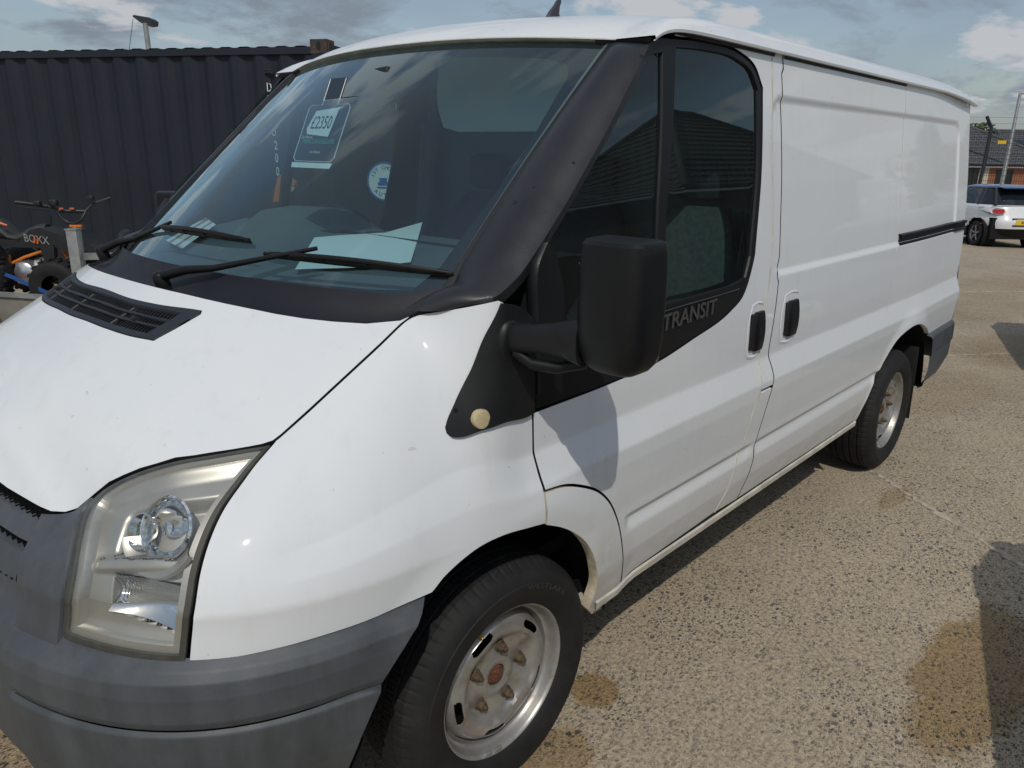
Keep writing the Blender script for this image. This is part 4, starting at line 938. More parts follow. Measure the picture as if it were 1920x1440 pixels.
    def lamp_n(a, b):
        e = .01; n = np.cross(Phi(a+e, b)-Phi(a-e, b), Phi(a, b+e)-Phi(a, b-e)); n /= np.maximum(np.linalg.norm(n, axis=-1, keepdims=True), 1e-9)
        c = Phi(a, b)-np.array([.2, 0, .8]); return n*np.where((n*c).sum(-1, keepdims=True) < 0, -1, 1)
    panel('lamp_housing', L, lampsurf, MT['lamp_silver'], lamp, side=k, inset=.004, flange=0, da=.0055, db=.0055)
    def lp(a, b, dd):
        a = np.array([a]); b = np.array([b]); p = (Phi(a, b)+dd*lamp_n(a, b))[0]; n = lamp_n(a, b)[0]
        if sd > 0: p = p*[1, -1, 1]; n = n*[1, -1, 1]
        return Vector(p), Vector(n)
    # upper round reflector, small round lamp beside it, lower ribbed reflector
    p, n = lp(-.835, 1.04, -.030); ax = (n+Vector((-.75, 0, .0))).normalized()
    MB().lathe([(.006, -.034), (.020, -.030), (.038, -.018), (.050, .002), (.054, .014), (.057, .016), (.060, .012)], p, ax, 40).build('main_reflector', MT['chrome'], lamp, 40)
    mb = MB(); mb.lathe([(.0, .010), (.012, .008), (.016, -.004), (.017, -.03)], p, ax, 20); mb.build('bulb_shield', MT['chrome'], lamp, 40)
    mb = MB()
    a0 = ax.orthogonal().normalized(); b0 = ax.cross(a0)
    for q in range(30):
        t = 2*math.pi*q/30; mb.box(p+ax*.002+(a0*math.cos(t)+b0*math.sin(t))*.047, (.004, .010, .022), Matrix((ax, (a0*math.cos(t)+b0*math.sin(t)), ax.cross(a0*math.cos(t)+b0*math.sin(t)))).transposed())
    mb.build('reflector_flutes', MT['chrome'], lamp)
    p, n = lp(-.888, 1.040, -.030); ax2 = (n+Vector((-.6, 0, .0))).normalized()
    MB().lathe([(.002, -.024), (.014, -.02), (.026, -.006), (.031, .010), (.034, .010)], p, ax2, 28).build('side_lamp_reflector', MT['chrome'], lamp, 40)
    MB().lathe([(.0, .012), (.010, .009), (.014, 0), (.014, -.02)], p, ax2, 16).build('side_lamp_bulb', MT['lens'], lamp, 40)
    rows = []
    for b_ in np.linspace(.788, .903, 40):
        rr = []
        for a_ in np.linspace(-.927, -.778, 44):
            t = (a_+.927)/.149; w_ = (b_-.788)/.115
            dd = -.068+.034*(2*w_-1)**2+.018*(2*t-1)**2
            rr.append(lp(a_, b_-.22*(a_+.92), dd)[0])
        rows.append(rr)
    strip('lower_reflector', rows, MT['chrome'], lamp, 25)
    mb = MB()
    for q in range(15):           # fine flutes: rising lines low down, a fan of uprights at the inner end
        w0_ = .10+q*.031; mb.tube([lp(-.927+.149*t, .788+.115*min(.96, w0_+.22*t)-.22*(.149*t-.007), -.0665+.034*(2*min(.96, w0_+.22*t)-1)**2+.018*(2*t-1)**2)[0] for t in np.linspace(.10, .90, 9)], .0009, 4)
    for q in range(7): mb.tube([lp(-.921+.006*q, .788+.115*t, -.0655+.034*(2*t-1)**2+.014)[0] for t in np.linspace(.30+.04*q, .96, 6)], .0010, 4)
    stuff(mb.build('reflector_ribs', MT['lamp_silver'], lamp))
    # silver scoop under the main reflector
    p, n = lp(-.835, 1.04, -.030); ax = (n+Vector((-.75, 0, .0))).normalized(); up_v = Vector((0, 0, 1)); sd_v = ax.cross(up_v).normalized(); up_v = sd_v.cross(ax); rows = []
    for q in np.linspace(-2.75, -.40, 24):
        rows.append([p+(sd_v*math.cos(q)+up_v*math.sin(q))*r_+ax*d_ for r_, d_ in ((.060, .006), (.068, .012), (.080, .024), (.088, .028), (.092, .020))])
    strip('reflector_scoop', rows, MT['lamp_silver'], lamp, 50)
    # front bumper corner
    def bo(b): return np.interp(b, [.24, .27, .32, .45, .560, .572, .580, .588, .60, .655, .685, .702, .714, .726], [-.05, -.02, .004, .026, .030, .030, .021, .024, .029, .033, .028, .016, .002, -.012])
    def BS(a, b):
        a, b = np.broadcast_arrays(np.asarray(a, float), np.asarray(b, float)); e = 1e-3
        t = Phi(a+e, np.minimum(b, .6))-Phi(a-e, np.minimum(b, .6)); n = np.stack([-t[..., 1], t[..., 0], 0*t[..., 0]], -1); n /= np.maximum(np.linalg.norm(n, axis=-1, keepdims=True), 1e-9)
        c = Phi(a, b)-np.array([.3, 0, 0]); c[..., 2] = 0; n = n*np.where((n*c).sum(-1, keepdims=True) < 0, -1, 1)
        return Phi(a, b)+n*bo(b)[..., None]
    bc = [(-1.148, .715), (-1.06, .726), (-1.0, .733), (-.858, .726), (-.759, .719), (-.70, .718), (-.527, .724), (-.419, .724), (-.290, .730), (-.355, .668), (-.405, .600), (-.45, .49), (-.475, .36), (-.49, .25), (-1.148, .25), (-1.150, .58)]
    up_ = [q for q in bc[:11]]+[(-.412, .583), (-.60, .581), (-.85, .581), (-1.149, .581)]
    lo_ = [(-1.149, .579), (-.85, .579), (-.60, .579), (-.413, .581)]+bc[11:15]
    bp = panel('bumper_corner', up_, BS, MT['bumper'], van, side=k, da=.02, db=.006, inset=.0008, flange=.03)
    panel('bumper_lower', lo_, BS, MT['bumper_low'], bp, side=k, da=.02, db=.008, inset=.0004, flange=.03)
    # upright between headlamp and grille
    gs = panel('grille_surround', [(-1.150, .685), (-1.06, .69), (-1.020, .70), (-1.020, .743), (-1.012, .894), (-1.025, 1.069), (-1.033, 1.151), (-1.032, 1.232), (-1.018, 1.268), (-1.036, 1.288), (-1.082, 1.294), (-1.150, 1.294), (-1.172, 1.28), (-1.162, 1.16), (-1.152, .9), (-1.146, .788)], S, MT['bumper'], van, side=k, off=.004, da=.02, db=.015, flange=.03)
# bumper centre, between the corner pieces, set slightly back
rows = []
for a in np.concatenate([np.linspace(-1.155, SN+.002, 24)]):
    bb = np.linspace(.25, .79, 28); P = BS(np.full(28, a), bb); P[:, 0] += .012+.03*sst(.70, .79, bb)*0; rows.append([tuple(p) for p in P])
rows = rows+[flipy(r) for r in rows[::-1]]
strip('bumper_centre', rows, MT['bumper'], van, 40)
# grille: mesh backing, curved bars
rows = []
for a in np.linspace(-1.150, SN+.002, 16):
    bb = np.linspace(.78, 1.285, 8); P = Phi(np.full(8, a), bb); P[:, 0] += .03; rows.append([tuple(p) for p in P])
rows = rows+[flipy(r) for r in rows[::-1]]
grille = strip('grille', rows, MT['gap'], van, 40)
for (b0, b1) in ((.80, .985), (1.035, 1.205)):
    rows = []
    for a in np.linspace(-1.156, SN+.002, 16):
        P = [Phi(np.array([a]), np.array([q]))[0] for q in (b0, b0+.01, b1-.01, b1)]; P[0][0] += .02; P[3][0] += .02; rows.append([tuple(p) for p in P])
    rows = rows+[flipy(r) for r in rows[::-1]]
    strip('grille_bar', rows, MT['bumper'], grille, 40)
mb = MB()
for b in np.arange(.79, 1.28, .024):
    for i, a in enumerate(np.arange(-1.155, SN, -.022)):
        p = Phi(np.array([a-(.011 if int(b/.024) % 2 else 0)]), np.array([b]))[0]
        for s in (1, -1): mb.box((p[0]+.016, p[1]*s, p[2]), (.012, .005, .010))
stuff(mb.build('grille_mesh', MT['trim'], grille))
# bonnet with the vent opening
_sb = np.linspace(SN+.03, float(s_of_x(-.205)), 44); BON = [(float(p[0])+.002, min(-.02, float(p[1])+.0015)) for p in U(_sb)]+[(-.150, -.7745)]
rear_e = [(float(cowl_x(y))-.004, y) for y in np.linspace(-.765, 0, 14)]
half = BON+rear_e
BONP = half+[(x, -y) for (x, y) in half[::-1][1:]]
VENT = [(-.481, 0), (-.477, -.16), (-.458, -.261), (-.418, -.380), (-.424, -.386), (-.520, -.357), (-.539, -.296), (-.556, -.194), (-.563, -.086), (-.566, 0)]
VENTP = VENT+[(x, -y) for (x, y) in VENT[::-1][1:-1]]
BN = lambda x, y: np.stack(np.broadcast_arrays(np.asarray(x, float), np.asarray(y, float), B(x, y)), -1)
NR = np.array([0.1, 0, .3])
def vent_xy(t, y):
    ya = abs(y); r = np.interp(ya, [0, .16, .261, .385], [-.481, -.477, -.458, -.419]); f = np.interp(ya, [0, .086, .194, .296, .36], [-.566, -.563, -.556, -.539, -.519]); return (r+(f-r)*t, y)
bonnet = panel('bonnet', BONP, BN, MT['white'], van, holes=(VENTP,), da=.02, db=.02, flange=.02, nref=NR, inset=.0016, flange_mat=MT['gap'])
vent = panel('bonnet_vent', VENTP, BN, MT['vent'], bonnet, holes=([tuple(vent_xy(t_, y_)) for t_, y_ in ([(.15, y_) for y_ in np.linspace(-.342, .342, 17)]+[(.86, y_) for y_ in np.linspace(.325, -.325, 17)])],), da=.02, db=.02, off=.003, nref=NR, inset=.001, flange=.03)
panel('vent_floor', VENTP, BN, MT['vent'], bonnet, da=.03, db=.03, off=-.016, nref=NR, flange=0)
def vent_pt(t, y, dz=0):     # t across (0 rear .. 1 front)
    ya = abs(y); r = np.interp(ya, [0, .16, .261, .385], [-.481, -.477, -.458, -.419]); f = np.interp(ya, [0, .086, .194, .296, .36], [-.566, -.563, -.556, -.539, -.519]); x = r+(f-r)*t
    return Vector((x, y, float(B(np.array(x), np.array(y)))+dz))
mb = MB()
for t in (.40, .62):
    mb.tube([vent_pt(t, y, -.001) for y in np.linspace(-.335, .335, 30)], .0042, 6)
mb.split('vent_bar', MT['vent'], bonnet, 60)
mb = MB()
for t0, t1 in ((.16, .37), (.43, .60), (.65, .85)):
    for y in np.arange(-.325, .326, .0105):
        if min(abs(y-c) for c in (-.19, .03, .24)) < .012: continue
        a = vent_pt(t0, y, -.005); b = vent_pt(t1, y, -.005); mb.tube([a, b], .0022, 4)
stuff(mb.build('vent_ribs', MT['trim_faded'], bonnet))
mb = MB()
for y in (-.19, .03, .24): mb.tube([vent_pt(.18, y, -.007), vent_pt(.82, y+.012, -.007)], .004, 5)
mb.split('vent_divider', MT['seal_brown'], bonnet)
mb = MB(); mb.box(vent_pt(.50, -.245, -.006), (.03, .022, .012), Matrix.Rotation(.5, 3, 'Y'), bev=.004); mb.box(vent_pt(.50, .30, -.006), (.03, .022, .012), Matrix.Rotation(.5, 3, 'Y'), bev=.004)
mb.split('washer_jet', MT['black'], bonnet, 40)
# unseen sheet added below the shut lines so no light leaks through
rows = [[(x, -.70, float(B(np.array(x), np.array(.70)))-.05), (x, 0, float(B(np.array(x), np.array(0.)))-.06), (x, .70, float(B(np.array(x), np.array(.70)))-.05)] for x in np.linspace(-.70, -.2, 8)]
strip('bonnet_light_block', rows, MT['gap'], van)
# windscreen, frit band, cowl
u_ = np.linspace(-1, 1, 41); v_ = np.linspace(-.04, 1, 26)
UU, VV = np.meshgrid(u_, v_, indexing='ij'); P = WS(UU, VV)
for s_ in (-1, 1):
    rows = [[tuple(WS(np.array([s_*u]), np.array([v]), o)[0]) for u, o in ((.972, .001), (.977, .0055), (.990, .007), (1.0, .007))] for v in np.linspace(.0, .985, 30)]
    strip('windscreen_seal', rows, MT['rubber'], van, 50)
ws_o = mesh_obj('windscreen', P.reshape(-1, 3), [f[::-1] for f in grid_faces(41, 26)], MT['ws_glass'], van, True)
WSF = lambda a, b: WS(a, b, -.004)
outer = [(-1, -.04), (1, -.04), (1, 1), (-1, 1)]
inner = [(-.90, .020), (-.8, .010), (0, -.008), (.8, .010), (.90, .020), (.935, .10), (.945, .5), (.93, .83), (.90, .885), (.82, .91), (.30, .925), (.16, .885), (.05, .865), (-.06, .885), (-.16, .925), (-.80, .91), (-.885, .885), (-.915, .83), (-.945, .5), (-.93, .10)]
panel('glass_border', outer, WSF, MT['frit'], ws_o, holes=(inner,), da=.03, db=.03, inset=.002, flange=0, nref=NR)
rows = []
for q in np.linspace(-1, 1, 49):
    y = q*.78; y2 = q*.795; xr = float(cowl_x(y)); a = Vector((xr+.002, y, float(B(np.array(xr), np.array(y)))-.012)); c = Vector(WS(np.array([q]), np.array([-.018 if abs(q) < .9 else -.018+.45*(abs(q)-.9)]), .009)[0])
    rr = [a-Vector((0, 0, .05)), a]
    for t in (.25, .5, .75, .92): m = a.lerp(c, t); m.z -= .030*math.sin(math.pi*t)*(1-.4*q*q); rr.append(m)
    rr += [c+Vector((0, 0, .004)), c-Vector((0, 0, .004))]; rows.append(rr)
strip('cowl_panel', rows, MT['cowl'], van, 40)
# A-pillar trims
O_sh = [(-.125, 1.293), (-.075, 1.293), (-.033, 1.293), (.037, 1.330), (.106, 1.386), (.207, 1.474), (.364, 1.621), (.550, 1.812), (.580, 1.848)]
I_pt = [np.array([-.150, -.768, 1.262]), np.array([-.10, -.774, 1.282]), WS(np.array([-1.]), np.array([.03]), .006)[0], WS(np.array([-.99]), np.array([.10]), .006)[0], WS(np.array([-.99]), np.array([.21]), .006)[0], WS(np.array([-.99]), np.array([.37]), .006)[0], WS(np.array([-.99]), np.array([.63]), .006)[0], WS(np.array([-.99]), np.array([.95]), .006)[0], WS(np.array([-.99]), np.array([.985]), .004)[0]]
Op = np.array([Phi(np.array([a]), np.array([b]))[0] for a, b in O_sh]); Ip = np.array(I_pt)
tt = np.linspace(0, len(Op)-1, 49); Of = np.stack([np.interp(tt, range(len(Op)), Op[:, i]) for i in range(3)], 1); If = np.stack([np.interp(tt, range(len(Ip)), Ip[:, i]) for i in range(3)], 1)
for A in (Of, If):
    for i in range(3): A[1:-1, i] = np.convolve(np.pad(A[:, i], 2, mode='edge'), [.1, .2, .4, .2, .1], 'valid')[1:-1]
for sd in (-1, 1):
    rows = []
    for i in range(49):
        o_, n_ = Of[i], If[i]; o_ = o_ if sd < 0 else n_+(o_-n_)*(.28 if i > 10 else .9-.062*i); d_ = o_-n_; ax_ = Of[min(i+1, 48)]-Of[max(i-1, 0)]; nn = np.cross(ax_, d_); nn /= np.linalg.norm(nn); nn = nn if nn[1] < 0 else -nn
        bul = (.023 if sd < 0 else .004)*min(1, .35+i/12)*min(1, .12+(48-i)/7)
        rr = [n_-nn*.012+d_*.01]+[n_+d_*t+nn*(bul*math.sin(math.pi*min(1, max(0, t)))**.8+.003) for t in (0, .05, .14, .26, .4, .55, .7, .83, .92, .97)]+[n_+d_*.985-nn*.015]
        rows.append([tuple(q) for q in rr])
    if sd > 0: rows = [flipy(r) for r in rows]
    strip('pillar_trim', rows, MT['pillar'], van, 50)
    # triangular corner trim that carries the mirror
    CT = [(-.036, 1.289), (-.077, 1.214), (-.127, 1.096), (-.169, 1.036), (-.192, 1.010), (-.200, .998), (-.199, .986), (-.190, .976), (-.169, .969), (-.104, .979), (-.026, 1.011), (.051, 1.024), (.058, 1.24), (.010, 1.275)]
    ct = panel('corner_trim', CT, lambda a, b: Phi(a, b)+np.array([0, -.010, 0]), MT['trim_faded'], van, side=1 if sd < 0 else -1, flange=.022, da=.015, db=.015)
    # mirror sail: raised block at the front corner of the window
    SAIL = [(.062, 1.05), (.130, 1.20), (.165, 1.30), (.135, 1.40), (.115, 1.415), (.066, 1.36), (.060, 1.24)]
    panel('mirror_sail', [(.060, 1.06), (.120, 1.10), (.150, 1.20), (.158, 1.28), (.132, 1.385), (.108, 1.402), (.072, 1.355), (.060, 1.25)], S, MT['trim'], van, side=1 if sd < 0 else -1, off=.016, flange=.03, da=.015, db=.015)
    p = Vector(Phi(np.array([-.113]), np.array([1.002]))[0]); n = Vector((-.08, -1, .1)).normalized()
    p.y -= .0140
    if sd > 0: p.y *= -1; n.y *= -1
    MB().lathe([(.0215, -.012), (.0215, .0005), (.0205, .002), (.018, .0022), (.0165, .0032), (.0145, .0028), (.0125, .0038), (.010, .0033), (.0075, .0044), (.005, .0040), (.0, .0050)], p, n, 36).build('indicator', MT['indicator'], ct, 40)
    # door mirror: pivot block, arm, housing, glass
    s_ = -1 if sd < 0 else 1
    mir = MB()
    hc = Vector((.033, s_*1.190, 1.300))
    def se(c, hx, hy, top, bot, rows_, n=64, ex=3.2):
        v = []; f = []
        for (zf, sx, sy, ox, oy) in rows_:
            for q in range(n):
                t = 2*math.pi*q/n; e_ = ex if math.cos(t) < 0 else 9; cx_ = math.copysign(abs(math.cos(t))**(2/e_), math.cos(t)); cy_ = math.copysign(abs(math.sin(t))**(2/e_), math.sin(t))
                v.append(Vector((c.x+ox+hx*sx*cx_, c.y+s_*oy+hy*sy*cy_, c.z+zf)))
        m = len(rows_)
        for i in range(m-1):
            for q in range(n): f.append((i*n+q, i*n+(q+1) % n, (i+1)*n+(q+1) % n, (i+1)*n+q))
        f.append(tuple(range(n))[::-1]); f.append(tuple(range((m-1)*n, m*n))); return v, f
    R_ = [(-.132, .35, .42, .01, -.004), (-.130, .50, .58, .008, -.003), (-.122, .68, .74, .005, -.002), (-.108, .82, .86, .003, 0), (-.085, .92, .95, 0, 0), (-.05, .98, .99, 0, 0), (.0, 1, 1, 0, 0), (.06, 1, .995, 0, 0), (.105, .98, .975, 0, 0), (.124, .95, .955, 0, 0), (.131, .88, .91, .003, 0), (.134, .70, .80, .005, 0), (.1345, .3, .4, .008, 0)]
    v, f = se(hc, .058, .077, 0, 0, R_); mir.add(v, f)
    mo = mir.build('door_mirror', MT['trim'], van, 30)
    mg = MB().box(hc+Vector((.0600, 0, .0)), (.006, .120, .215), bev=.0028).build('mirror_glass', MT['mirror_glass'], mo, 30)
    if sd > 0:      # the far mirror is folded back against its door
        T = Matrix.Translation((.205, 1.085, 1.295)) @ Matrix.Rotation(R(62), 4, 'Z') @ Matrix.Diagonal((.9, .9, .9, 1)) @ Matrix.Translation(-hc); mo.data.transform(T); mg.data.transform(T)
    mb = MB()
    arm = [((-.014, .945, 1.206), .034), ((-.018, .975, 1.212), .033), ((-.014, 1.02, 1.218), .031), ((-.004, 1.055, 1.222), .034), ((.008, 1.09, 1.224), .041), ((.018, 1.125, 1.224), .052)]
    v = []; f = []; n = 24
    for (c, r) in arm:
        for q in range(n):
            t = 2*math.pi*q/n; v.append(Vector((c[0]+r*.62*math.copysign(abs(math.cos(t))**.8, math.cos(t)), s_*c[1], c[2]+r*math.copysign(abs(math.sin(t))**.8, math.sin(t)))))
    for i in range(len(arm)-1):
        for q in range(n): f.append((i*n+q, i*n+(q+1) % n, (i+1)*n+(q+1) % n, (i+1)*n+q))
    f.append(tuple(range(n))); f.append(tuple(range((len(arm)-1)*n, len(arm)*n))); mb.add(v, f)
    mb.build('mirror_arm', MT['trim_faded'], mo, 40)
    # pivot swelling on the corner trim
    v = []; f = []
    for (yy, k_) in ((.90, 1.02), (.93, .95), (.950, .82), (.958, .72), (.961, .6)):
        for q in range(28):
            t = 2*math.pi*q/28; v.append(Vector((-.016+.046*k_*math.cos(t), s_*yy, 1.196+.066*k_*math.sin(t))))
    for i in range(4):
        for q in range(28): f.append((i*28+q, i*28+(q+1) % 28, (i+1)*28+(q+1) % 28, (i+1)*28+q))
    f.append(tuple(range(4*28, 5*28))); MB().add(v, f).build('mirror_mount', MT['trim_faded'], mo, 60)
    mb = MB(); mb.tube([(-.02, s_*.97, 1.180), (-.012, s_*1.01, 1.160), (.01, s_*1.06, 1.158), (.04, s_*1.11, 1.172)], [.014, .014, .013, .012], 10); mb.build('mirror_stay', MT['trim'], mo, 50)
    # handles: pocket, grip
    for (parent_, x0, x1, z0, z1) in ((None, 1.118, 1.222, .955, 1.118), (None, 1.372, 1.505, .962, 1.122)):
        zc = (z0+z1)/2; xc = (x0+x1)/2
        def pp(x, z, o): return Vector((x, s_*(float(W(np.array(x), np.array(z)))+o), z))
        out_ = resample(np.array([(x0-.004, z0+.03), (x0+.004, z0-.006), (xc, z0-.014), (x1-.01, z0-.004), (x1+.006, z0+.03), (x1+.008, z1-.03), (x1-.004, z1+.006), (xc, z1+.012), (x0+.018, z1+.004), (x0+.002, z1-.03)]), .012)
        rows = []
        for (sc_, o) in ((1.02, .0012), (.95, .0035), (.86, -.002), (.74, -.016), (.5, -.022), (.02, -.022)): rows.append([pp(xc+(q[0]-xc)*sc_, zc+(q[1]-zc)*sc_, o) for q in out_])
        nn_ = len(out_); v = [q for r in rows for q in r]; f = [(i*nn_+j, i*nn_+(j+1) % nn_, (i+1)*nn_+(j+1) % nn_, (i+1)*nn_+j) for i in range(len(rows)-1) for j in range(nn_)]
        # pocket sits proud by ~3 mm, floor just inside the skin
        hnd = MB().add(v, f).build('door_handle', MT['white_plain'], van, 50)
        g = MB(); g.box(pp(xc-.022, zc-.004, .002), (.034, .016, (z1-z0)*.74), bev=.004); g.build('handle_recess', MT['black'], hnd, 40)
        g = MB(); w_ = (x1-x0)*.56
        v = []; f = []; m = 12
        for i in range(m+1):
            t = i/m; z = z0+.012+(z1-z0-.034)*t; o = .007+.012*math.sin(math.pi*min(1, max(0, .08+.84*t)))**.6
            for (dx, do) in ((-.5, -.010), (-.47, o*.7), (-.36, o), (.36, o), (.47, o*.7), (.5, -.010)): v.append(pp(xc+.018+dx*w_, z, do))
        for i in range(m):
            for j in range(5): f.append((i*6+j, i*6+j+1, (i+1)*6+j+1, (i+1)*6+j))
        f += [tuple(range(6)), tuple(range(m*6, m*6+6))]
        g.add(v, f); g.build('handle_grip', MT['trim'], hnd, 40)
    # rear slide rail
    rows = []
    for x in np.linspace(2.632, 3.872, 24):
        y = float(W(np.array(x), np.array(1.22))); zt = 1.246; zb = 1.200
        rows.append([(x, s_*(y-.004), zt+.004), (x, s_*(y+.012), zt), (x, s_*(y+.010), zt-.012), (x, s_*(y+.003), zt-.016), (x, s_*(y+.003), zb+.010), (x, s_*(y+.011), zb+.006), (x, s_*(y+.011), zb-.002), (x, s_*(y-.004), zb-.006)])
    strip('slide_rail', rows, MT['trim'], van, 30)
    # rear bumper side
    rows = []
    for x in np.linspace(3.275, 3.93, 30):
        a0 = math.hypot(0, 0); lowz = .36+.06*sst(3.65, 3.93, x); y = float(W(np.array(min(x, 3.88)), np.array(.65)))-.05*float(sst(3.80, 3.93, x))**2
        zs = [(.672, -.006), (.668, .016), (.655, .026), (.575, .030), (.560, .029), (.553, .020), (.545, .023), (.46, .020), (lowz+.02, .006), (lowz, -.02)]
        rows.append([(x-(.03*(.66-z) if x < 3.4 else 0)*0+max(0, (3.44-x))*(.66-z)*.9, s_*(y+o), z) for z, o in zs])
    strip('rear_bumper_side', rows, MT['bumper'], van, 30)
    # tall black mud flap and arch liner behind the rear wheel
    MB().box((3.265, s_*.86, .40), (.012, .20, .42), Matrix.Rotation(-.10, 3, 'Y'), bev=.003).build('mudflap', MT['rubber'], van, 40)
    for xc, x0_, x1_ in ((0., -.52, .36), (2.933, 2.36, 3.34)):
        rows = []
        for t in np.linspace(.02, math.pi-.02, 28):
            rx = .445 if xc > 1 else .40; rows.append([(xc-(.04 if xc < 1 else 0)-rx*math.cos(t)*1.06, s_*.962, .34+.47*math.sin(t)), (xc-(.04 if xc < 1 else 0)-rx*math.cos(t)*1.06, s_*.50, .34+.47*math.sin(t))])
        strip('wheel_arch_liner', rows, MT['gap'], van)
        MB().box((xc-.03, s_*.56, .52), (1.2, .01, .90)).build('inner_wing', MT['gap'], van)
MB().box((1.45, 0, .36), (1.95, 1.74, .10)).build('floor_pan', MT['gap'], van)  # this and the next two: dark underside boxes added to block light
MB().box((-.35, 0, .40), (.9, 1.1, .2)).build('engine_undertray', MT['gap'], van)
MB().box((3.3, 0, .45), (1.0, 1.1, .16)).build('rear_floor', MT['gap'], van)
# badge lettering on the near door trim
v, f = text_geo('TRANSIT', .062, .0025/.062, 1.02, .012)
o_ = []
xs = [q.x for q in v]; w0 = max(xs)-min(xs)
for q in v:
    a = .742+q.x*(.300/w0)+q.y*.16; b = 1.148+q.y*1.02+.004*q.x/w0*2; P = Phi(np.array([a]), np.array([b]))[0]; o_.append((P[0], P[1]-.0015-(.0018 if q.z > 0 else 0), P[2]))
mesh_obj('badge_letters', o_, f, MT['badge'], bpy.data.objects['front_door'])
mb = MB(); q = resample(np.array([(.565, 1.158), (.590, 1.178), (.70, 1.181), (.90, 1.184), (1.04, 1.188)]), .02, False); mb.tube([Vector(p)+Vector((0, -.0012, 0)) for p in Phi(q[:, 0], q[:, 1])], .0016, 5); mb.build('trim_rib', MT['badge'], bpy.data.objects['front_door'])
# ---- roof
def roof_pt(t, w):
    """t -1..1 across, w 0..1 along"""
    at = abs(t); y = t*.880
    yy = abs(y)
    xf = .465+.115*(yy/.76)**2.2 if yy < .76 else .58+(yy-.76)*.0
    zf = 1.902-.030*(yy/.76)**2.2 if yy < .76 else 1.872
    prof = np.interp(yy, [0, .3, .55, .68, .75, .79, .82, .845, .862, .873, .880], [2.010, 2.004, 1.994, 1.985, 1.977, 1.968, 1.957, 1.943, 1.929, 1.918, 1.910])
    x = xf+(3.90-xf)*w**1.7; dx = x-xf
    g = 1-math.exp(-dx/(.16 if yy < .76 else .16-.10*(yy-.76)/.12))
    z = zf+(prof-zf)*g-.02*sst(3.2, 3.9, x)*1.0-.035*sst(3.72, 3.9, x)*(1 if yy < .86 else .4)
    return (x, y, float(z))
ts = np.concatenate([np.linspace(-1, -.82, 12), np.linspace(-.80, .80, 33), np.linspace(.82, 1, 12)])
rows = []
for t in ts:
    rr = [roof_pt(t, w) for w in np.linspace(0, 1, 44)]; rows.append(rr)
# turned-down gutter lip on both sides
def lip(r, s):
    a = [(x, y+s*.004, z-.006) for x, y, z in r]; b = [(x, y+s*.002, z-.013) for x, y, z in r]; c = [(x, y-s*(.004+.018*float(sst(.60, .72, x))), z-.012) for x, y, z in r]; return a, b, c
a, b, c = lip(rows[0], -1); a2, b2, c2 = lip(rows[-1], 1)
roof = strip('roof', [c, b, a]+rows+[a2, b2, c2], MT['white'], van, 45)
# dark filler where the pillar tucks under the roof corner
for s_ in (-1, 1):
    rows = []
    for t in np.linspace(.80, .985, 12):
        p = Vector(roof_pt(s_*t, 0)); rows.append([p+Vector((.004, 0, -.003)), p+Vector((.010, 0, -.022)), p+Vector((.05, -s_*.004, -.050)), p+Vector((.12, -s_*.01, -.05))])
    strip('corner_filler', rows, MT['rubber'], roof, 50)
# dirty front lip above the glass
rows = []
for t in np.linspace(-.868, .868, 41):
    p = roof_pt(t, 0); q = Vector(WS(np.array([t*.88/.765]), np.array([.995]), .003)[0]) if abs(t*.88) < .765 else Vector((.595, t*.88, 1.866))
    rows.append([(p[0]+.004, p[1], p[2]+.001), (p[0]-.006, p[1], p[2]-.003), (q.x-.004, p[1], q.z+.004), (q.x+.01, p[1], q.z-.004)])
strip('roof_lip', rows, MT['cream'], roof, 50)
for s_ in (-1, 1):
    for (xa, xb) in ((.665, 1.30), (1.372, 2.655)):
        rows = []
        for x in np.linspace(xa, xb, 20):
            y = float(W(np.array(x), np.array(1.895))); rows.append([(x, s_*(y-.004), 1.905+(-.03 if x < .62 else 0)), (x, s_*(y+.004), 1.903+(-.03 if x < .62 else 0)), (x, s_*(y+.004), 1.889+(-.03 if x < .62 else 0)), (x, s_*(y-.004), 1.886+(-.03 if x < .62 else 0))])
        strip('roof_seal', rows, MT['rubber'], roof, 40)  # black seal strip, also painting in the dark gap under the gutter lip
# aerial
mb = MB(); base = Vector((.87, -.30, 1.985)); v = []; f = []
secs = [(0., .042, .016), (.012, .038, .014), (.03, .026, .009), (.05, .016, .006), (.066, .013, .005), (.074, .008, .003)]
for i, (h, lx, ly) in enumerate(secs):
    for q in range(14):
        t = 2*math.pi*q/14; v.append(base+Vector((lx*math.cos(t)+h*.62-(.010 if h > .02 else 0), ly*math.sin(t), h+(-.006 if h == 0 else 0))))
for i in range(len(secs)-1):
    for q in range(14): f.append((i*14+q, i*14+(q+1) % 14, (i+1)*14+(q+1) % 14, (i+1)*14+q))
f.append(tuple(range((len(secs)-1)*14, len(secs)*14))); mb.add(v, f); mb.build('roof_aerial', MT['antenna'], roof, 50)
# rear end (faces away)
rows = []
for z in np.linspace(.45, 1.93, 14):
    w = float(W(np.array(3.86), np.array(min(z, 1.9)))); rows.append([(3.86, -w, z), (3.885, -w+.02, z), (3.89, -w+.07, z), (3.89, 0, z), (3.89, w-.07, z), (3.885, w-.02, z), (3.86, w, z)])
rd = strip('rear_doors', rows, MT['white_plain'], van, 40)
MB().box((3.92, 0, .53), (.10, 1.80, .22), bev=.03).build('rear_bumper', MT['bumper'], van, 40)
for s_ in (-1, 1): MB().box((3.890, s_*.84, 1.05), (.02, .09, .36), bev=.008).build('tail_light', MT['red_lamp'], van, 40)

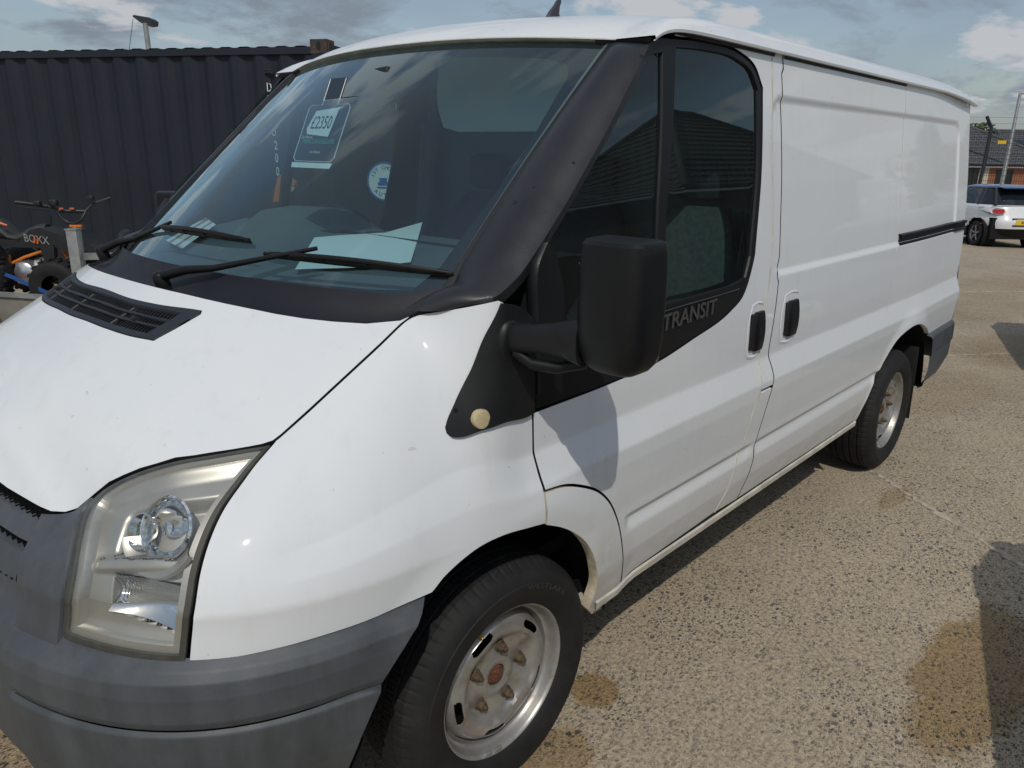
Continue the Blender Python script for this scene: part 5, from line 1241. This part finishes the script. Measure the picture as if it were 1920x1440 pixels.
# ---- wheels
def make_wheel(loc, steer, outward, label):
    """outward -1: disc faces -y"""
    w = bpy.data.objects.new('wheel', None); COL.objects.link(w); w.parent = van; w.location = loc; w.rotation_euler = (0, 0, steer)
    s = outward
    def ring(prof, n, name, mat, skip=None, ang=40, rfun=None):
        v = []; f = []
        for i, (r, y) in enumerate(prof):
            for k in range(n):
                t = 2*math.pi*k/n; rr = r if rfun is None else rfun(i, k, r); v.append((rr*math.cos(t), s*y, rr*math.sin(t)))
        for i in range(len(prof)-1):
            for k in range(n):
                if skip and skip(i, k): continue
                f.append((i*n+k, i*n+(k+1) % n, (i+1)*n+(k+1) % n, (i+1)*n+k))
        o = mesh_obj(name, v, f, mat, w); bm = bmesh.new(); bm.from_mesh(o.data); bmesh.ops.recalc_face_normals(bm, faces=bm.faces); bm.to_mesh(o.data); bm.free()
        return sharp_smooth(o, ang)
    # y measured outward from the rim's outer flange plane
    tp = [(.196, -.012), (.204, .002), (.212, .010), (.228, .019), (.246, .0235), (.262, .0235), (.268, .0245), (.270, .0215), (.282, .018), (.294, .010), (.304, .000), (.311, -.012)]
    tread = [(.316, -.018), (.318, -.030), (.319, -.042), (.311, -.044), (.311, -.049), (.320, -.051), (.321, -.078), (.312, -.080), (.312, -.086), (.3215, -.088), (.3215, -.112), (.312, -.114), (.312, -.120), (.321, -.122), (.320, -.148), (.311, -.150), (.311, -.155), (.319, -.157), (.316, -.180)]
    tail = [(.304, -.198), (.28, -.215), (.25, -.22), (.20, -.20)]
    prof = tp+tread+tail; nt0 = len(tp); ntr = len(tread)
    def rf(i, k, r):
        j = i-nt0
        if -2 <= j < 3 and k % 6 == 0: return r-.0026
        if 4 < j < 7 or 8 < j < 11 or 12 < j < 15:
            if (k+j*2) % 5 == 0: return r-.0040
        return r
    tyre = ring(prof, 400, 'tyre', MT['tyre'], ang=24, rfun=rf)
    slots = [R(q) for q in (45, 117, 189, 261, 333)]
    n = 300
    rp = [(.2085, -.010), (.2085, -.002), (.2065, .002), (.203, .0025), (.199, -.001), (.1965, -.008), (.193, -.020), (.189, -.030), (.1865, -.032), (.183, -.034), (.180, -.044), (.178, -.054), (.1755, -.058),
          (.173, -.052), (.169, -.036), (.1645, -.026), (.1605, -.0215), (.1575, -.0190), (.1545, -.0170), (.1525, -.0160), (.1505, -.0152), (.1485, -.0146), (.1465, -.0141), (.1445, -.0137), (.1425, -.0134), (.1405, -.0132), (.1385, -.0130), (.136, -.0128), (.132, -.0128), (.126, -.0140), (.120, -.0180), (.113, -.026), (.107, -.033), (.100, -.037), (.093, -.038), (.070, -.038), (.064, -.037), (.058, -.034), (.052, -.031), (.046, -.030), (.034, -.031), (.029, -.034), (.028, -.055)]
    def skip(i, k):
        if not (.136 < rp[i][0] < .160): return False
        t = 2*math.pi*(k+.5)/n; rm = (rp[i][0]+rp[i+1][0])/2
        for c in slots:
            d = max(0, abs((t-c+math.pi) % (2*math.pi)-math.pi)*.148-.025)
            if math.hypot(d, rm-.1475) < .0105: return True
        return False
    def rimr(i, k, r): return r
    v = []; f = []
    for i, (r, y) in enumerate(rp):
        for k in range(n):
            t = 2*math.pi*k/n; yy = y
            if .060 < r < .118:   # scalloped recess: lands between the studs rise a little
                yy += .011*(.5+.5*math.cos(5*(t-R(9))+math.pi))*(1 if r > .075 else .3)*(1 if r < .110 else .6)
            if .124 < r < .16: yy += .003*math.cos(5*(t-slots[0]))
            v.append((r*math.cos(t), s*yy, r*math.sin(t)))
    for i in range(len(rp)-1):
        for k in range(n):
            if not skip(i, k): f.append((i*n+k, i*n+(k+1) % n, (i+1)*n+(k+1) % n, (i+1)*n+k))
    rim = mesh_obj('rim', v, f, MT['rim'], w); bm = bmesh.new(); bm.from_mesh(rim.data); bmesh.ops.recalc_face_normals(bm, faces=bm.faces)
    bmesh.ops.solidify(bm, geom=list(bm.faces), thickness=.0025); bm.to_mesh(rim.data); bm.free(); sharp_smooth(rim, 35)
    MB().lathe([(.165, -.10), (.10, -.10), (.0, -.10)], (0, 0, 0), (0, s, 0), 32).build('brake_disc', MT['black'], w)
    MB().lathe([(.0275, -.05), (.0275, -.040), (.0255, -.036), (.020, -.034), (.019, -.029), (.010, -.026), (.0, -.026)], (0, 0, 0), (0, s, 0), 20).build('hub', MT['rust'], w, 40)
    for q in (81, 9, -63, -135, 153):
        c = Vector((.080*math.cos(R(q)), 0, .080*math.sin(R(q))))
        mb = MB(); mb.lathe([(.0165, -.040), (.0165, -.034), (.0135, -.032)], c, (0, s, 0), 12); mb.lathe([(.0135, -.033), (.0132, -.020), (.0112, -.017), (.0080, -.017), (.0074, -.010), (.005, -.008), (0, -.008)], c, (0, s, 0), 6)
        mb.build('wheel_nut', MT['rusty_nut'], w, 30)
    t = R(81+36)-.05; c = Vector((.172*math.cos(t), s*-.030, .172*math.sin(t))); MB().cyl(c, c+Vector((-.010*math.cos(t), s*.016, -.010*math.sin(t))), .0042, 8).build('valve', plain('brass_valve', (.45, .33, .10), .4, metal=.8), w, 40)
    for q in (263, 252):
        t = R(q); MB().box((.196*math.cos(t), s*-.001, .196*math.sin(t)), (.026, .008, .012), Matrix.Rotation(-(t-math.pi/2), 3, 'Y'), bev=.003).build('balance_weight', MT['steel'], w, 40)
    return w, tyre
w1, ty1 = make_wheel((0, -.937, .318), R(-2.2), -1, '')
w2, _ = make_wheel((2.933, -.943, .321), 0, -1, '')
make_wheel((0, .937, .318), R(-2.2), 1, ''); make_wheel((2.933, .943, .321), 0, 1, '')
# raised sidewall lettering on the front tyre
v, f = text_geo('WESTLAKE', .030, .02, 1.15, .01); o_ = []
for q in v:
    t = R(62)-q.x/.262; r = .262-.002+q.y*.62; o_.append((r*math.cos(t), -(.0238+(.0012 if q.z > 0 else -.001)), r*math.sin(t)))
mesh_obj('tyre_lettering', o_, f, plain('tyre_letter', (.035, .035, .036), .6), ty1)

# ---- cabin
mb = MB()
rows = []
for q in np.linspace(-1, 1, 33):
    y = q*.77; base = WS(np.array([q]), np.array([-.015]), -.02)[0]
    hump = .062*math.exp(-((y-.40)/.20)**4)
    rr = []
    for t, z, hh in ((0, base[2]-.012, 0), (.12, 1.297, 0), (.3, 1.300, .0), (.48, 1.312, .15), (.60, 1.325, .9), (.74, 1.328, 1.), (.90, 1.322, .95), (.965, 1.30, .6), (1.0, 1.25, .1), (1.0, 1.0, 0), (.98, .75, 0)):
        x = base[0]+.02+(.56-base[0]-.02)*t; rr.append((x, y, z+hump*hh))
    rows.append(rr)
dash = strip('dashboard', rows, MT['dash'], van, 40)
for (cx, cy, cz) in ((.30, .14, 1.3285), (.36, -.04, 1.3275), (.34, .66, 1.330), (.10, .22, 1.302), (.15, -.34, 1.303)):
    mb = MB(); mb.lathe([(.0, .003), (.045, .003), (.052, .004), (.056, .0)], (0, 0, 0), (0, 0, 1), 28)
    mb.v = [(v[0]*.8+cx, v[1]*1.25+cy, v[2]+cz) for v in mb.v]; mb.build('dash_vent', MT['dash_dark'], dash, 40)
mb = MB(); mb.tube([(.30, y, 1.331-.02*(abs(y+.2) > .42)) for y in np.linspace(-.66, .1, 12)], .004, 6); mb.build('dash_seam', MT['dash_dark'], dash)
mb = MB(); hub = Vector((.63, .42, 1.24)); ax = Vector((.72, 0, .69)).normalized(); e1 = Vector((0, 1, 0)); e2 = ax.cross(e1)
mb.tube([hub+(e1*math.cos(t)+e2*math.sin(t))*.195 for t in np.linspace(0, 2*math.pi, 41)], .015, 10, cap=False)
for t in (.2, math.pi-.2, -math.pi/2): mb.tube([hub-ax*.02, hub+(e1*math.cos(t)+e2*math.sin(t))*.19], .013, 6)
mb.lathe([(0, .02), (.06, .016), (.075, -.01), (.06, -.04)], hub, ax, 20); mb.build('steering_wheel', MT['dash_dark'], van, 50)
def seat(y0, w, light):
    mb = MB(); mb.box((1.02, y0, .86), (.50, w, .16), Matrix.Rotation(-.08, 3, 'Y'), bev=.04)
    o = mb.build('seat', MT['seat'], van, 40)
    v = []; f = []; sec = [(.90, .46, .13), (1.08, .49, .13), (1.22, .44, .12), (1.34, .34, .10), (1.41, .20, .07)]
    for z, ww, th in sec:
        xx = 1.17+(z-.9)*.34
        for q in range(20):
            t = 2*math.pi*q/20; v.append((xx+th/2*math.copysign(abs(math.cos(t))**.6, math.cos(t)), y0+w*ww/.5*.5*math.copysign(abs(math.sin(t))**.6, math.sin(t)), z))
    for i in range(len(sec)-1):
        for q in range(20): f.append((i*20+q, i*20+(q+1) % 20, (i+1)*20+(q+1) % 20, (i+1)*20+q))
    f.append(tuple(range((len(sec)-1)*20, len(sec)*20)))
    MB().add(v, f).build('seat_back', light, o, 60)
    MB().box((1.355, y0, 1.50), (.08, w*.42, .15), Matrix.Rotation(.14, 3, 'Y'), bev=.035).build('headrest', MT['seat'], o, 40)
seat(.45, .50, MT['seat']); seat(-.62, .46, MT['seat_light']); seat(-.15, .46, MT['seat'])
MB().prism([(1.42, -.93, .35), (1.42, .93, .35), (1.42, .935, 1.1), (1.42, .82, 1.88), (1.42, -.82, 1.88), (1.42, -.935, 1.1)], (.03, 0, 0)).build('bulkhead', MT['cabin_grey'], van)
rows = [[(x, y, 1.87+.05*(1-(y/.8)**2)) for y in np.linspace(-.80, .80, 13)] for x in (.64, .9, 1.42)]
strip('headlining', rows, MT['cabin_grey'], van)
MB().box((.6, 0, .55), (1.8, 1.7, .04)).build('cab_floor', MT['gap'], van)
# sun visor, folded down behind the glass on the passenger side
out_ = resample(np.array([(.10, 1.90), (.085, 1.72), (.055, 1.665), (-.02, 1.650), (-.50, 1.650), (-.57, 1.665), (-.60, 1.72), (-.60, 1.875)]), .03)
MB().prism([(.72-.35*(z-1.65)*-.25, y, z) for y, z in out_], (.018, 0, .0)).build('sun_visor', MT['visor'], van, 60)
for s_ in (-1, 1):   # door cards and lit window ledges
    rows = [[(x, s_*.885, 1.185), (x, s_*.845, 1.178), (x, s_*.82, 1.15), (x, s_*.83, .86 if x < .5 else .55)] for x in np.linspace(.10, 1.28, 10)]
    strip('door_card', rows, plain('grey_green_door_card', (.13, .16, .16), .6) if s_ < 0 else MT['cabin_grey'], van, 40)
    mb = MB(); mb.tube([(1.30, s_*.86, 1.17), (1.345, s_*.835, 1.5), (1.36, s_*.80, 1.84)], .035, 8); mb.build('belt_pillar', MT['cabin_grey'], van, 60)
    mb = MB(); mb.box((1.295, s_*.835, 1.40), (.05, .006, .62), Matrix.Rotation(.10, 3, 'Y')); mb.build('seat_belt', plain('grey_belt', (.20, .24, .23), .8), van)
    mb = MB(); mb.tube([Vector(WS(np.array([s_*.985]), np.array([v]), -.03)[0])-Vector((-.015, s_*.02, 0)) for v in np.linspace(0.02, .98, 12)], .045, 8); mb.build('inner_pillar', MT['cabin_grey'], van, 60)
mb = MB(); mb.box((.40, .03, 1.795), (.035, .24, .065), Matrix.Rotation(-.2, 3, 'Z'), bev=.012); mb.tube([(.40, .02, 1.82), (.47, .0, 1.875)], .012, 8); mb.build('rear_view_mirror', MT['dash_dark'], van, 40)
# ---- wipers (arm and blade parts)
def wiper(pivot, elbow, tip0, tip1, arm_end, name='wiper'):
    def on(u, v, h): return Vector(WS(np.array([u]), np.array([v]), h)[0])
    w = bpy.data.objects.new('wiper', None); COL.objects.link(w); w.parent = van
    pts = [Vector(pivot), Vector(pivot).lerp(Vector(elbow), .5)+Vector((0, 0, .006)), Vector(elbow), on(*arm_end, .020)]
    mb = MB(); v = []; rs = [.013, .011, .008, .005]
    mb.tube(pts, rs, 8); mb.lathe([(.018, -.03), (.018, .006), (.013, .011), (0, .013)], pivot, (-.3, 0, 1), 16); mb.build('wiper_arm', MT['trim'], w, 60)
    mb = MB(); n = 22; us = np.linspace(tip0[0], tip1[0], n); vs_ = np.linspace(tip0[1], tip1[1], n)
    mb.tube([on(us[i], vs_[i], .004) for i in range(n)], .0035, 5)
    mb.tube([on(us[i], vs_[i], .012) for i in range(n)], .0055, 6)
    br = [on(us[i], vs_[i], .012+.013*math.sin(math.pi*i/(n-1))) for i in range(n)]
    mb.tube(br, [.004]+[.006]*(n-2)+[.004], 6)
    for i in (4, 8, 13, 17): mb.tube([on(us[i], vs_[i], .006), br[i]], .006, 5)
    mb.build('wiper_blade', MT['trim'], w, 60)
def cowlp(y, t, dz=.0):
    xr = float(cowl_x(y)); a = Vector((xr, y, float(B(np.array(xr), np.array(y))))); return a
wiper((-.275, .57, 1.272), (-.235, .40, 1.318), (.27, .095), (-.325, .100), (.19, .112))
wiper((-.392, -.12, 1.282), (-.325, -.27, 1.312), (-.43, .064), (-.985, .068), (-.60, .094))
# ---- loose things inside
def sheet(name, pts, mat, thick=.0008):
    v = [Vector(p) for p in pts]; return MB().prism(v, (0, 0, thick)).build(name, mat)
paper = sheet('paper_sheet', [(-.172, -.378, 1.306), (.13, -.007, 1.330), (.22, -.02, 1.332), (.36, -.06, 1.334), (.588, .024, 1.348), (.34, -.24, 1.332), (.086, -.506, 1.313), (-.03, -.47, 1.307)], MT['paper'])
tag(paper, 'large white sheet of paper lying on the dashboard behind the windscreen', 'paper')
leaf = sheet('leaflet', [(-.165, .347, 1.312), (.203, .83, 1.330), (.112, .571, 1.328), (-.203, .157, 1.308)], MT['paper'])
tag(leaf, 'white and red printed leaflet at the far corner of the dashboard', 'leaflet')
for t0, t1 in ((.20, .32), (.62, .72)):
    a, b, c, d_ = [Vector(p) for p in ((-.165, .347, 1.314), (.203, .83, 1.332), (.112, .571, 1.330), (-.203, .157, 1.310))]
    mesh_obj('printed_band', [a.lerp(d_, t0), b.lerp(c, t0), b.lerp(c, t1), a.lerp(d_, t1)], [(0, 1, 2, 3)], MT['leaflet_pink'], leaf)
# price tag hanging from the mirror
ptag = thing('price_tag', 'dark hanging price card with a white outline, handwritten price and green finance line', 'price tag', (.165, .035, 1.548))
def tg(u, v, d=0): return Vector((.46*v-d, (.09-u)*1.22, v))   # u across 0..0.18, v up
card = [(0, .012), (.012, 0), (.168, 0), (.18, .012), (.18, .160), (.170, .170), (.126, .170), (.126, .245), (.054, .245), (.054, .170), (.010, .170), (0, .160)]
MB().prism([tg(u, v) for u, v in card], (.0015, 0, 0)).build('card', MT['navy_card'], ptag)
ol = [(.003, .014), (.014, .003), (.166, .003), (.177, .014), (.177, .158), (.167, .167), (.123, .167), (.123, .243)]; mb = MB(); mb.tube([tg(u, v, .0012) for u, v in ol[:8]], .0013, 4)
mb.tube([tg(u, v, .0012) for u, v in [(.003, .014), (.003, .158), (.012, .167), (.057, .167), (.057, .243)]], .0013, 4); mb.build('outline', MT['white_print'], ptag)
mesh_obj('price_sticker', [tg(u, v, .002) for u, v in ((.030, .082), (.125, .074), (.135, .152), (.150, .160), (.040, .150), (.022, .098))], [(0, 1, 2, 3, 4, 5)], MT['white_print'], ptag)
mesh_obj('bottom_strip', [tg(u, v, .001) for u, v in ((.006, -.016), (.172, -.016), (.176, -.001), (.002, -.001))], [(0, 1, 2, 3)], MT['white_print'], ptag)
ey = Vector((.46, 0, 1)).normalized(); ex = Vector((0, -1, 0))
put_text('price_figures', '£2350', .058, tg(.080, .114, .003), ex, ey, MT['black_print'], ptag, fx=.72)
put_text('finance_line', 'FINANCE AVAILABLE HERE', .021, tg(.090, .060, .002), ex, ey, MT['green_print'], ptag, fx=.66)
put_text('small_line', 'Car Finance', .012, tg(.035, .073, .002), ex, ey, MT['white_print'], ptag)
put_text('maker_line', 'the finance', .012, tg(.09, .030, .002), ex, ey, MT['white_print'], ptag)

# ================================================================== OTHER CARS
_CZ = [.26, .30, .34, .38, .42, .45, .48, .52, .55, .58, .61, .64, .67, .70, .74, .78, .82, .86, .92, .965, .99, 1.08, 1.18, 1.28, 1.36, 1.385, 1.42, 1.445, 1.46, 1.465]
_XR = ([.26, .40, .55, .62, .75, .90, .965, .99, 1.15, 1.30, 1.36, 1.385, 1.42, 1.45, 1.465], [.14, .03, .0, .0, .06, .12, .15, .17, .32, .48, .55, .50, .56, .80, 1.4])
_XF = ([.26, .40, .55, .62, .75, .86, .965, .99, 1.15, 1.30, 1.385, 1.42, 1.45, 1.465], [3.85, 3.93, 3.95, 3.92, 3.78, 3.2, 2.78, 2.72, 2.46, 2.20, 2.05, 1.95, 1.75, 1.5])
_WD = ([.26, .40, .55, .65, .80, .92, .965, .99, 1.15, 1.30, 1.385, 1.42, 1.45, 1.465], [.78, .84, .855, .855, .84, .82, .80, .775, .71, .65, .61, .585, .50, .25])
def hatch(name, label, loc, rotz, paint, roofm, plate=None, lights=True, tilt=0., trims=True):
    c = thing(name, label, 'car', loc, rotz); c.rotation_euler = (0, tilt, rotz)
    n = 180; V = []
    for z in _CZ:
        xr = np.interp(z, *_XR); xf = np.interp(z, *_XF); w = np.interp(z, *_WD); cx = (xr+xf)/2; hx = (xf-xr)/2
        for q in range(n):
            t = 2*math.pi*q/n; ct, st_ = math.cos(t), math.sin(t); ex_ = 4.4
            V.append((cx+hx*math.copysign(abs(ct)**(2/ex_), ct), w*math.copysign(abs(st_)**(2/ex_), st_), z))
    def piece(nm, i0, i1, mat, cond=None, off=0, cap=False, par=c):
        f = [(i*n+q, i*n+(q+1) % n, (i+1)*n+(q+1) % n, (i+1)*n+q) for i in range(i0, i1) for q in range(n)]
        if cond: f = [t for t in f if cond(*(sum(V[j][k_] for j in t)/4 for k_ in range(3)))]
        if cap: f.append(tuple(range(i1*n, i1*n+n)))
        used = sorted({j for t in f for j in t}); mp = {j: i for i, j in enumerate(used)}
        o = mesh_obj(nm, [V[j] for j in used], [tuple(mp[j] for j in t) for t in f], mat, par)
        bm = bmesh.new(); bm.from_mesh(o.data); bmesh.ops.recalc_face_normals(bm, faces=bm.faces); bm.to_mesh(o.data); bm.free()
        return sharp_smooth(o, 40)
    zi = lambda z: _CZ.index(z)
    arch = lambda x, y, z: any(math.hypot(x-wx, z-.30) < .385 for wx in (.64, 3.10)) and abs(y) > .5
    piece('body', zi(.45), zi(.99), paint, lambda x, y, z: not arch(x, y, z))
    piece('lower_bumper', 0, zi(.45), MT['trim'], lambda x, y, z: not arch(x, y, z))
    xfz = lambda z: np.interp(z, *_XF); xrz = lambda z: np.interp(z, *_XR)
    def isglass(x, y, z):
        if abs(y) > np.interp(z, *_WD)*.93 and (abs(x-1.62) < .05): return False
        return True
    piece('windows', zi(.99), zi(1.385), MT['dark_glass'])
    piece('roof', zi(1.36), len(_CZ)-1, roofm, cap=True)
    mb = MB()
    for s in (-1, 1):
        for (xa, za, xb, zb_) in ((2.70, .99, 2.06, 1.37), (.80, .985, .86, 1.37), (.28, .99, .60, 1.37)):
            ya = np.interp(za, *_WD)*(.985 if xa != .28 else .84); yb = np.interp(zb_, *_WD)*(.985 if xa != .28 else .86); mb.tube([(xa, s*ya*.985, za), ((xa+xb)/2, s*(ya+yb)/2*.985, (za+zb_)/2), (xb, s*yb*.985, zb_)], .035, 6)
    mb.split('window_pillar', MT['dark_frame'] if roofm is not paint else paint, c, 60)
    MB().box((1.9, 0, .45), (3.5, 1.45, .5)).build('underbody', MT['gap'], c)
    for wx in (.64, 3.10):
        for s in (-1, 1):
            wo = bpy.data.objects.new('wheel', None); COL.objects.link(wo); wo.parent = c; wo.location = (wx, s*.745, .30)
            m_ = MB(); m_.lathe([(.19, .0), (.205, .085), (.26, .10), (.29, .085), (.305, .05), (.305, -.10), (.20, -.11)], (0, 0, 0), (0, s, 0), 36); m_.build('tyre', MT['tyre'], wo, 40)
            m_ = MB(); m_.lathe([(.205, .085), (.195, .07), (.19, .02)], (0, 0, 0), (0, s, 0), 36)
            for q in range(5):
                t = 2*math.pi*q/5+.3; m_.tube([(.03*math.cos(t), s*.05, .03*math.sin(t)), (.11*math.cos(t+.08), s*.065, .11*math.sin(t+.08)), (.195*math.cos(t), s*.07, .195*math.sin(t))], [.03, .022, .026], 6)
            m_.lathe([(.0, .06), (.05, .058), (.055, .03)], (0, 0, 0), (0, s, 0), 20); m_.build('rim', MT['alloy'], wo, 40)
            m_ = MB(); m_.lathe([(0, .012), (.19, .012)], (0, 0, 0), (0, s, 0), 30); m_.build('brake_shade', MT['black'], wo)
            ar = MB(); ar.lathe([(.0, -.30), (.39, -.30), (.39, .02)], (wx, s*.80, .30), (0, s, 0), 40); ar.build('wheel_arch', MT['gap'], c)
    def rear_pt(y, z, d=0.):
        w = np.interp(z, *_WD); xr = np.interp(z, *_XR); xf = np.interp(z, *_XF); cx = (xr+xf)/2; hx = (xf-xr)/2; s_ = min(1, abs(y)/w)
        return Vector((cx-hx*(max(0, 1-s_**5.5))**(1/5.5)-d, y, z))
    for s in (-1, 1):
        # lamp: dark shell, red body with a white frame round it
        def lampshape(pts, d, mat, nm, par):
            P_ = [rear_pt(s*y, z, d) for y, z in pts]; cn_ = sum(P_, Vector())/len(P_)
            v = [cn_]+P_; f = [(0, i+1, (i+1) % len(P_)+1) for i in range(len(P_))]; return mesh_obj(nm, v, f, mat, par)
        tl = lampshape([(.50, .90), (.48, .83), (.52, .79), (.66, .77), (.76, .79), (.805, .85), (.825, .91), (.80, .93), (.66, .925)], .006, MT['car_black'], 'tail_light', c)
        lampshape([(.495, .915), (.485, .84), (.52, .785), (.65, .775), (.73, .80), (.745, .87), (.72, .917)], .010, MT['white_plain'], 'lamp_surround', tl)
        lampshape([(.515, .90), (.505, .84), (.535, .80), (.64, .792), (.70, .81), (.715, .87), (.70, .90)], .022, MT['red_lamp'], 'red_lens', tl)
        MB().box((.18, s*.885, .60) if False else rear_pt(s*.80, .55, -.02), (.02, .10, .03)).build('reflector', MT['red_lamp'], c)
        if trims: MB().box((2.45, s*.88, .98), (.16, .14, .12), bev=.04).build('door_mirror', paint, c, 40)
        MB().box((3.80, s*.62, .68), (.16, .32, .14), bev=.04).build('headlight', MT['chrome'], c, 40)
    P_ = [rear_pt(y, z, .012) for y, z in ((-.26, .66), (.26, .66), (.26, .55), (-.26, .55))]
    pl = MB().prism(P_, (-.006, 0, 0)).build('number_plate', MT['yellow'], c)
    if plate: put_text('plate_letters', plate, .098, rear_pt(0, .604, .0205), (0, -1, 0), (.05, 0, 1), MT['black_print'], pl, fx=.72)
    mb = MB(); mb.prism([rear_pt(y, z, .006) for y, z in ((-.34, .70), (.34, .70), (.32, .51), (-.32, .51))], (-.004, 0, 0)); mb.build('plate_recess', MT['trim'], c)
    mb = MB(); mb.tube([rear_pt(.0, 1.0, .03), rear_pt(-.10, 1.04, .02), rear_pt(-.32, 1.09, .03)], .010, 5); mb.build('rear_wiper', MT['black'], c)
    mb = MB(); mb.tube([rear_pt(-.02, .80, .012), rear_pt(.015, .83, .012), rear_pt(.0, .87, .012)], .006, 4); mb.tube([rear_pt(-.06, .80, .012), rear_pt(-.03, .86, .012)], .005, 4); mb.split('rear_badge', MT['alloy'], c)
    mb = MB(); mb.tube([rear_pt(y, .975, .004) for y in np.linspace(-.70, .70, 12)], .006, 4); mb.build('tailgate_seam', MT['gap'], c)
    if trims: mb = MB(); mb.box((.42, 0, 1.395), (.30, 1.0, .03), Matrix.Rotation(-.1, 3, 'Y'), bev=.012); mb.build('spoiler', roofm, c, 40)
    return c
fa = R(40); fwd = Vector((math.cos(fa), math.sin(fa), 0)); lft = Vector((-math.sin(fa), math.cos(fa), 0))
rc = Vector((20.0, 2.0, -.40))-lft*.84
hatch('white_hatchback', 'white hatchback with a dark blue roof parked beyond the back of the van', (rc.x, rc.y, -.47), fa, MT['white_plain'], MT['blue_roof'], 'AFZ 8060', tilt=.02)
rc2 = Vector((25.6, 1.95, -.64)); hatch('dark_hatchback', 'dark grey car parked behind the white hatchback, roof just showing', tuple(rc2), R(38), MT['car_grey'], MT['car_grey'], tilt=.02)
hatch('black_hatchback', 'black hatchback parked beside the camera, throwing the rounded shadow on the concrete', (2.24, -2.79, 0), math.pi+R(15), MT['car_black'], MT['car_black'], trims=False)
hatch('grey_hatchback', 'grey hatchback further along the row, throwing the pointed shadow by the van', (8.2, -1.66, -.10), math.pi+R(16), MT['car_grey'], MT['car_grey'], 'DHZ 2466', trims=False)
# house and conifer on the camera's side: they show only as reflections in the van's glass and paint
hip_house('brown_roof_house', 'house with a brown tiled hip roof, reflected in the front door window', (13.2, -8.0, 0), R(180), -11.2, 0, 6.0, 2.78, 5.5, -.4, dict(splits=[-5.], mats=[MT['shaded_brick'], MT['shaded_brick']]), [(-3, 1.5, 1.2, 1.1), (-8, 1.5, 1.4, 1.1)], MT['brown_tile'], 5.0, courses=16)
tree('conifer_tree', 'tall dark conifer reflected in the rear of the van', (31.5, -8.0, -.8), 5.4, 1.7, MT['leaf_dark'], 11, conifer=True, n=3000, leaf=.14)
tree('broadleaf_tree', 'broad green tree beside the conifer, reflected in the rear of the van', (36.5, -8.6, -.9), 6.0, 2.6, MT['leaf'], 12, n=2200, leaf=.2)
